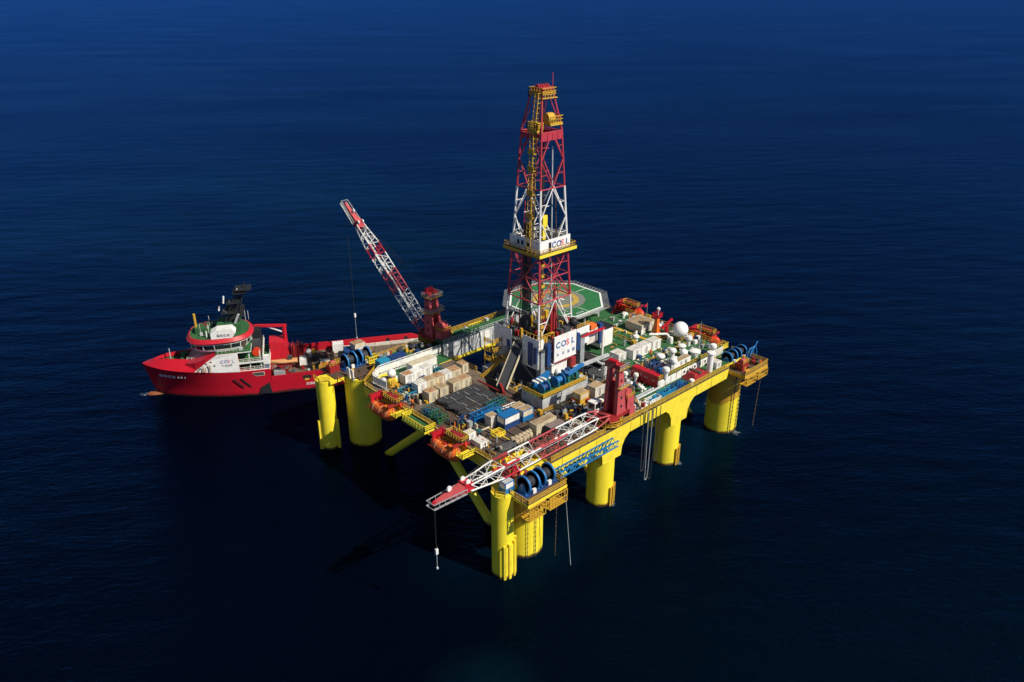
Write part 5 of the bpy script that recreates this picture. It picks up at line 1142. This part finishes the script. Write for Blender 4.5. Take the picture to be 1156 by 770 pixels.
for row in ring:
    m.v += row + [(x, -y, z) for x, y, z in reversed(row)]
N2 = 2*nl
for i in range(len(xs)-1):
    for j in range(N2-1):
        if j == nl-1: pass
        m.f.append((i*N2+j, (i+1)*N2+j, (i+1)*N2+j+1, i*N2+j+1))
m.f.append(tuple(range(N2))); 
P_(m, 'hull', hred, None, True, .55)
P_(MB().box((-39.6, -8.3, 4.0), (6.9, 8.3, 4.06)), 'cargo_deck', wood)
# bulwarks
def bul(pts, y, th=.28): return MB().extrude([(x, y-th/2, z) for x, z in pts], (0, th, 0))
P_(bul([(6.98, 4.0), (6.98, 6.6), (0, 6.5), (-34.3, 6.4), (-38.4, 4.6), (-39.8, 4.0)], -8.45), 'bulwark', red)
for x in (-4, -17, -27.5, -33): P_(MB().box((x, -8.29, 4.2), (x+1.1, -8.27, 5.6)), 'freeing_port', black)
P_(bul([(6.98, 4.0), (6.98, 5.3), (-36, 5.2), (-39.8, 4.2), (-39.8, 4.0)], 8.45), 'bulwark', hred)
P_(MB().box((-38, -7.4, 4.06), (-12, -7.0, 5.0)), 'cargo_rail', wdirty); P_(MB().box((-38, 7.0, 4.06), (2.5, 7.3, 5.0)), 'cargo_rail', dred)
for x in (-1.4, -6.2): P_(MB().box((x-2.2, 8.585, 3.5), (x, 8.66, 4.5)), 'freeing_port', black)
P_(MB().box((-3.0, 8.6, 2.9), (-1.8, 8.67, 3.6)), 'draught_plate', yrail)
P_(MB().hexa([(-39.9, -8, 3.0), (-38.4, -8, 3.0), (-38.4, 8, 3.0), (-39.9, 8, 3.0), (-39.9, -8, 4.1), (-38.4, -8, 4.1), (-38.4, 8, 4.1), (-39.9, 8, 4.1)]), 'stern_roller', dgrey)
# hull side details
for x in (17.0, 15.2): P_(MB().extrude([(x, 8.60, 5.7), (x-.5, 8.60, 5.7), (x-2.9, 8.56, 2.9), (x-2.4, 8.56, 2.9)], (0, .06, 0)), 'hull_slot', black)
P_(MB().extrude([(11.8, 8.6, 7.0), (8.6, 8.6, 7.0), (8.6, 8.6, 5.9), (11.0, 8.6, 5.9)], (0, .05, 0)), 'opening_frame', cream)
P_(MB().extrude([(11.6, 8.61, 6.9), (8.75, 8.61, 6.9), (8.75, 8.61, 6.05), (10.95, 8.61, 6.05)], (0, .07, 0)), 'side_opening', dgrey)
P_(MB().hexa([(10.6, 8.55, .6), (7.2, 8.55, .2), (7.2, 8.75, .2), (10.6, 8.75, .6), (10.0, 8.6, 2.4), (7.6, 8.6, 3.6), (7.6, 8.8, 3.6), (10.0, 8.8, 2.4)]), 'dark_side_pad', black)  # black slab set slightly proud of the hull side
P_(MB().lathe((38.2, 0, -.4), [(.01, -3), (1.0, -2.5), (1.25, 0), (1.0, 1.8), (.4, 2.6), (.01, 2.8)], 14, 'x'), 'bulbous_bow', paint('bottom_rust_paint', (.28, .08, .03), .6, .3), None, True)
# whaleback forecastle
m = MB(); fx = [22, 24, 26, 28, 30, 32, 34, 35.5, 37, 38.4, 39.5, 40.4]; inn = []
for s in (1, -1):
    k = len(m.v)
    for x in fx:
        b = bdeck(x); zt = ztop(x); b2 = max(0, b-2.6)*.62; x2 = min(x, 37.0+(x-37)*.25) if x > 37 else x
        m.v += [(x, s*b, zt-.02), (x2, s*b2, zt+1.75-(1.3*max(0, (x-34)/6.4))), (x2-.05, s*max(0, b2-.15), zt+.6)]
    for i in range(len(fx)-1):
        for j in (0, 1): m.f.append((k+i*3+j, k+i*3+j+1, k+(i+1)*3+j+1, k+(i+1)*3+j))
P_(m, 'forecastle_bulwark', hred, None, True, .35)
m = MB(); k = 0
P_(MB().prism([(22, -4.6), (33, -3.4), (36.8, -.9), (36.8, .9), (33, 3.4), (22, 4.6)], 8.8, 9.6), 'forecastle_deck', green)
P_(MB().box((28.6, -2.2, 9.6), (30.6, -.6, 10.7)).lathe((29.6, 1, 10.3), [(.01, -1.6), (.7, -1.6), (.7, 1.6), (.01, 1.6)], 14, 'y'), 'anchor_windlass', green)
P_(MB().beam((33, 0, 9.5), (33, 0, 13), .2, .2), 'jack_staff', lgrey)
# superstructure
m = MB(); sec = [(14.9, 8.45, 7.6, 13.3), (20.2, 8.45, 7.9, 13.3), (23.0, 8.25, 8.2, 12.25), (26.0, 7.4, 8.5, 11.1), (28.6, 5.6, 8.8, 10.3)]
for x, y, z0, z1 in sec: m.v += [(x, -y, z0), (x, y, z0), (x, y*.985, z1), (x, -y*.985, z1)]
for i in range(4):
    for j in range(4): m.f.append((i*4+j, (i+1)*4+j, (i+1)*4+(j+1) % 4, i*4+(j+1) % 4))
m.f.append((0, 1, 2, 3)); m.f.append((16, 17, 18, 19))
P_(m, 'superstructure', hred)
for s in (1, -1):
    P_(MB().extrude([(26.4, s*8.05, 8.85), (23.0, s*8.27, 11.4), (20.1, s*8.46, 13.32), (14.85, s*8.46, 13.32), (14.85, s*8.46, 7.65), (21, s*8.47, 8.2)], (0, s*.16, 0)), 'side_panel', white)
P_(MB().box((11.4, -8.3, 13.32), (20.4, 8.3, 13.5)), 'bridge_deck', green); P_(MB().box((11.3, -8.4, 13.1), (14.85, 8.4, 13.31)), 'deck_edge', white)
# rust runs on the white panel are its paint's own stains; small ports
for x, z in ((24.6, 9.6), (22.6, 9.9), (20.9, 10.0)): P_(MB().box((x, 8.61, z), (x+.3, 8.64, z+.55)), 'side_port', brown)
for i in range(4): P_(MB().box((21.6+i*1.2, 8.46, 11.2-i*.35), (22.2+i*1.2, 8.52, 11.5-i*.35)), 'vent_grille', dred)
cosl(ship, 19.5, 8.62, 10.7, 1.25, .98, (-1, 0, 0), (0, 0, 1), True, .02)
lettering('中海油服', ink_dark, ship, frame_matrix((19.3, 8.62, 9.7), (-1, 0, 0), (0, 0, 1)), .7, True, 'letter')
def curved(text, x0, z, size, step, mat, off=.05):
    for i, ch in enumerate(text):
        x = x0-step*i; y, y2 = hully(x, z), hully(x-step, z); ex = V((-step, y2-y, 0)).normalized()
        up = V((0, hully(x, z+.5)-y, .5)).normalized(); nrm = ex.cross(up); lettering(ch, mat, ship, frame_matrix(V((x, y, z))+nrm*.10+V((0, off, 0)), ex, (up-ex*up.dot(ex))), size, True, 'letter', .02, .01)
curved('海洋石油', 36.0, 6.5, 1.15, 1.12, ink_white); curved('684', 31.2, 6.4, 1.15, .85, ink_white)
curved('海洋石', -2.0, 1.5, .9, .9, ink_white)
# aft decks of the superstructure
for z, x0, x1, mt in ((10.1, 8.6, 14.85, green), (7.62, 7.1, 14.85, green)):
    P_(MB().box((x0, -8.2, z-.22), (x1, 8.2, z)), 'aft_deck', mt); P_(MB().box((x0, 8.2, z-.3), (x1, 8.42, z+.15)).box((x0-.15, -8.2, z-.3), (x0, 8.42, z+.15)), 'deck_edge', white)
    P_(MB().railing([(x1, 8.2, z), (x0, 8.2, z), (x0, -8.2, z)], 1.05, .05, 1.2, 1), 'railing', wdirty)
for x in (9.2, 12.0): 
    for y in (-7.8, 7.8): P_(MB().box((x-.12, y-.12, 7.62), (x+.12, y+.12, 13.1)), 'deck_post', white)
P_(MB().box((11.6, -6.4, 7.7), (14.8, 5.2, 13.1)), 'accommodation_block', green)
P_(MB().lathe((10.2, 4.4, 11.3), [(.01, -.5), (1.15, -.5), (1.15, .5), (.01, .5)], 18, 'y'), 'red_reel', orange2, None, True)
P_(MB().box((8.9, -5.8, 10.1), (11.4, -1.6, 15.0)), 'funnel', black); P_(MB().box((9.0, 1.0, 10.1), (11.2, 3.0, 13.8)), 'funnel', dgrey)
# wheelhouse
WX = 19.2
def ell(k, n=36, a=8.3, b=7.3):
    return [(WX+a*k*math.copysign(abs(math.cos(t))**.75, math.cos(t)), b*k*math.copysign(abs(math.sin(t))**.75, math.sin(t))) for t in [2*math.pi*(i+.5)/n for i in range(n)]]
def band(k0, z0, k1, z1, n=36):
    m = MB(); a, b = ell(k0, n), ell(k1, n); m.v += [(x, y, z0) for x, y in a]+[(x, y, z1) for x, y in b]
    for i in range(n): m.f.append((i, (i+1) % n, n+(i+1) % n, n+i))
    m.f.append(tuple(range(n))[::-1]); m.f.append(tuple(range(n, 2*n))); return m
P_(band(.90, 13.5, .942, 14.15), 'wheelhouse_wall', white, None, True)
P_(band(.94, 14.15, .98, 15.45), 'wheelhouse_glass', glassm, None, True); P_(band(.985, 15.45, .99, 15.7), 'wheelhouse_wall', white, None, True)
lo, hi = ell(.952), ell(.985)
for i in range(36): 
    if i % 2 == 0: P_(MB().beam((*lo[i], 14.15), (*hi[i], 15.45), .2, .12), 'window_mullion', white)
P_(band(1.0, 15.7, 1.06, 16.2), 'roof_lip', red, None, True); P_(band(1.06, 16.2, .97, 17.15), 'roof_lip', red, None, True)
P_(band(.93, 17.1, .93, 17.18), 'roof_deck', green)
P_(MB().box((13.6, -3.4, 17.18), (19.6, 2.8, 19.4)), 'mast_house', green); P_(MB().box((22.6, -1.8, 17.18), (25.4, 1.6, 18.6)), 'locker', green)
P_(MB().extrude([(21.0, 3.6, 17.2), (21.0, 3.6, 18.9), (19.4, 3.6, 19.7), (15.6, 3.6, 19.7), (14.6, 3.6, 18.6), (15.6, 3.6, 17.2)], (0, 3.3, 0)), 'sign_house', white)
lettering('海洋石油', ink_dark, ship, frame_matrix((19.6, 6.93, 17.75), (-1, 0, 0), (0, 0, 1)), .85, True, 'letter')
for x, zt, w_ in ((25.4, 9.7, .35), (24.2, 10.3, .5), (23.5, 10.0, .25), (22.4, 10.6, .4)): P_(MB().extrude([(x, hully(x, 8.5)+.24+.05*(25-x), zt), (x-w_, hully(x, 8.5)+.24+.05*(25-x), zt-.1), (x-w_*.7, hully(x, 8.5)+.26+.05*(25-x), 8.75), (x+.1, hully(x, 8.5)+.26+.05*(25-x), 8.8)], (0, .03, 0)), 'rust_run', tanroof)
rnd = random.Random(4)
for i in range(34):
    x, y = rnd.uniform(12.5, 25.5), rnd.uniform(-5.6, 5.2)
    if abs(y)/6.2+abs(x-19)/8.6 < 1.15 and not (14 < x < 21.2 and y > 2.4): P_(MB().box((x, y, 17.18), (x+rnd.uniform(.25, .9), y+rnd.uniform(.25, .9), 17.3+rnd.uniform(.3, 1.7))), 'roof_fitting', (green, dgrey, black, white, dred, lgrey)[i % 6])
for i in range(46):
    x, y = rnd.uniform(-11, 14), rnd.uniform(-6.5, 7.0); zb = 4.08 if x < 7 else 7.66 if x < 11.4 else 13.52
    P_(MB().box((x, y, zb), (x+rnd.uniform(.3, 1.1), y+rnd.uniform(.3, 1.1), zb+rnd.uniform(.3, 1.6))), 'deck_fitting', (dred, dgrey, yrail, brown, teal, lgrey, red)[i % 7])
P_(MB().railing([(14.8, 7.9, 13.5), (19.8, 7.9, 13.5)], 1.0, .05, 1.0, 1), 'railing', wdirty); P_(MB().railing([(22.4, 4.8, 11.2), (28.4, 3.4, 10.4)], .9, .05, 1.2, 1), 'railing', wdirty)
# dark raked mast with radars
for y in (-1, 1):
    P_(MB().beam((17.6, y*1.4, 19.4), (13.4, y*.6, 28.0), .3, .3), 'mast_leg', black); P_(MB().beam((14.0, y*1.4, 19.4), (11.8, y*.6, 28.0), .3, .3), 'mast_leg', black)
    for i in range(6):
        a0, a1 = i/6, (i+1)/6; P_(MB().beam((17.6-4.2*a0, y*(1.4-.8*a0), 19.4+8.6*a0), (14.0-2.2*a1, y*(1.4-.8*a1), 19.4+8.6*a1), .16, .16), 'mast_brace', black)
P_(MB().hexa([(14.2, -.9, 19.4), (16.6, -.9, 19.4), (16.6, .9, 19.4), (14.2, .9, 19.4), (12.6, -.45, 26.5), (13.6, -.45, 26.5), (13.6, .45, 26.5), (12.6, .45, 26.5)]), 'mast_trunk', black)
for x, y, z, q in ((17.4, .8, 22.4, .5), (16.4, -1.6, 22.4, .7), (15.6, 1.1, 25.0, .45), (13.4, -1.0, 25.0, .6), (12.8, 1.2, 27.8, .4), (11.2, -.6, 27.8, .5), (16.8, 2.0, 22.4, .4)): P_(MB().box((x-q/2, y-q/2, z), (x+q/2, y+q/2, z+q*1.5)), 'mast_fitting', (black, dgrey, brown)[int(z) % 3])
for z, x, l in ((22.2, 16.2, 3.6), (24.8, 14.6, 3.0), (27.6, 12.6, 3.4)): P_(MB().box((x-1.6, -l/2-.4, z), (x+1.9, l/2+.4, z+.2)), 'mast_platform', black)
for p_, q_ in (((18.6, -1.2, 23.2), (18.4, 2.4, 23.6)), ((17.2, 1.2, 25.0), (16.9, .9, 27.0)), ((13.2, -1.5, 28.3), (13.2, 1.2, 28.5))): P_(MB().beam(p_, q_, .3, .35), 'radar_scanner', white)
P_(MB().box((9.6, -2.4, 28.4), (13.8, 2.2, 28.6)).box((11.0, -.2, 28.6), (11.3, .1, 30.2)).box((12.8, .8, 28.6), (13.0, 1.0, 29.6)), 'mast_head', black)
P_(MB().beam((14.8, 2.2, 19.4), (13.6, 2.6, 22.0), .7, .5), 'exhaust', lgrey); P_(MB().beam((13.4, -2.4, 19.4), (12.6, -2.6, 22.6), 1.0, .9), 'exhaust', black)
P_(MB().tube((25.2, .2, 17.2), (25.2, .2, 22.4), .32, 8), 'signal_pole', yrail, None, True); P_(MB().tube((25.2, .2, 17.1), (25.2, .2, 18.4), .36, 8), 'pole_foot', lgrey, None, True)
for x, y, h_ in ((23.8, 3.4, 3.4), (21.6, 4.4, 3.6), (12.6, -4.8, 3.2), (11.8, -5.4, 2.6), (22, -3, 3)): P_(MB().tube((x, y, 17.2), (x, y, 17.2+h_), .07, 5), 'antenna', wdirty)
# deck cranes, winch house, rescue boat
P_(MB().hexa([(.2, -8.2, 4.06), (7.0, -8.2, 4.06), (7.0, -1.6, 4.06), (.2, -1.6, 4.06), (3.0, -7.6, 10.2), (7.0, -7.6, 10.8), (7.0, -2.2, 10.8), (3.0, -2.2, 10.2)]), 'winch_house', red)
P_(MB().tube((2.6, -5.4, 9), (2.6, -5.4, 14.4), .6, 12), 'crane_post', red, None, True); P_(MB().beam((1.8, -5.4, 14.2), (10.6, -5.0, 15.2), .7, .7), 'crane_boom', red); P_(MB().beam((3.2, -5.4, 12.4), (7.2, -5.2, 14.5), .3, .3), 'crane_ram', white)
P_(MB().box((-.6, -3.8, 4.1), (1.2, -1.2, 9.2)).box((-2.2, -6.2, 4.1), (-.6, -3.8, 8.4)), 'winch_frame', dred)
for x in (-.8, .6): P_(MB().tube((x, -1.0, 4.1), (x, -1.0, 11.0), .16, 6), 'mast_post', dred)
P_(MB().beam((4.6, 5.4, 4.1), (4.6, 5.4, 7.6), .3, .3).beam((1.2, 5.4, 4.1), (1.2, 5.4, 7.6), .3, .3).beam((4.6, 7.4, 4.1), (1.2, 7.4, 7.6), .25, .25).beam((1.2, 7.4, 4.1), (4.6, 7.4, 7.6), .25, .25).beam((.8, 6.6, 7.6), (5.4, 6.6, 7.6), 1.8, .2), 'boat_davit', dred)
m = MB(); n = 12
for j in range(11):
    u = j/10; x = -.4+u*7.0; wv = 1.15*max(.05, 1-max(0, u-.35)**2/.45); 
    for i in range(n): a = 2*math.pi*i/n; m.v.append((x, 6.6+math.cos(a)*wv, 8.5+math.sin(a)*.62+.35*max(0, u-.6)))
for j in range(10):
    for i in range(n): m.f.append((j*n+i, j*n+(i+1) % n, (j+1)*n+(i+1) % n, (j+1)*n+i))
m.f.append(tuple(range(n))); m.f.append(tuple(10*n+i for i in range(n)))
rb = P_(m, 'boat_hull', paint('pale_orange_boat', (.62, .30, .12), .5, 0, .3), None, True, 1.0)
rb.name = 'rescue_boat'
P_(MB().box((1.0, 6.0, 9.0), (2.2, 7.2, 10.0)), 'boat_console', dgrey)
P_(MB().box((3.2, 5.4, 4.1), (6.2, 8.0, 6.2)), 'grey_locker', grey); P_(MB().box((2.8, 5.2, 4.07), (7.0, 8.3, 4.12)), 'green_patch', green)
P_(MB().box((6.9, 7.0, 9.0), (8.5, 8.3, 11.4)), 'white_locker', white); P_(MB().box((7.1, 7.3, 7.7), (8.3, 8.2, 9.0)), 'blue_locker', navy)
P_(MB().box((-2.6, -1.4, 4.08), (-.8, .6, 6.0)), 'white_locker', white)
for i in range(12): P_(MB().box((-33+i*2.6, -6.4, 4.06), (-32.9+i*2.6, 6.4, 4.10)), 'deck_batten', brown)
# loose cargo on the ship
def shipbox(label, x0, y0, x1, y1, z0, z1, wallm, roofm, name='cargo_container', cat='container'):
    c = SO+sd*((x0+x1)/2)+V((-sd.y, sd.x, 0))*((y0+y1)/2); t = thing(name, label, cat, (c.x, c.y, z0), 'cargo on the ship deck', SA)
    a, b, h = (x1-x0)/2, (y1-y0)/2, z1-z0
    MB().box((-a+.06, -b+.06, .1), (a-.06, b-.06, h-.08)).build('wall', wallm, t, False, True); MB().box((-a+.1, -b+.1, h-.08), (a-.1, b-.1, h)).build('roof', roofm, t, False, True)
    m = MB()
    for x in (-a, a-.14):
        for y in (-b, b-.14): m.box((x, y, 0), (x+.14, y+.14, h+.02))
    m.build('frame', roofm, t, False, True); MB().box((-a+.1, -b+.1, .02), (a-.1, b-.1, .1)).build('base', dgrey, t, False, True)
    return t
shipbox('white container with blue foot standing on the ship deck against the bulwark', -13.6, -7.0, -10.4, -4.6, 4.12, 7.0, white, white)
shipbox('cream box on an orange base on the ship deck beside the corner winch', -9.2, 2.6, -6.4, 5.0, 4.12, 6.2, orange, cream)
shipbox('small white cube on the ship deck beside the rescue boat', -2.8, 1.6, -.8, 3.4, 5.0, 7.0, white, white)
shipbox('dark blue tank container on the ship deck behind the winch', -19.6, -3.4, -13.4, 1.8, 4.12, 6.6, navy, navy)
shipbox('brown steel hopper on the ship deck by the white container', -8.6, -3.8, -5.2, -.6, 4.12, 5.4, dgrey, brown)
ch = thing('white_chute', 'white rounded deck ventilator on the ship beside the red winch house', 'ventilator', tuple(SO+sd*(-3.6)+V((-sd.y, sd.x, 0))*(-4.4)+V((0, 0, 4.06))), None, SA)
MB().tube((0, 0, 0), (0, 0, 1.4), .55, 12).build('stem', white, ch, True, True); MB().sphere((0.2, 0, 1.7), .85, 12, 8).build('cowl', white, ch, True, True)
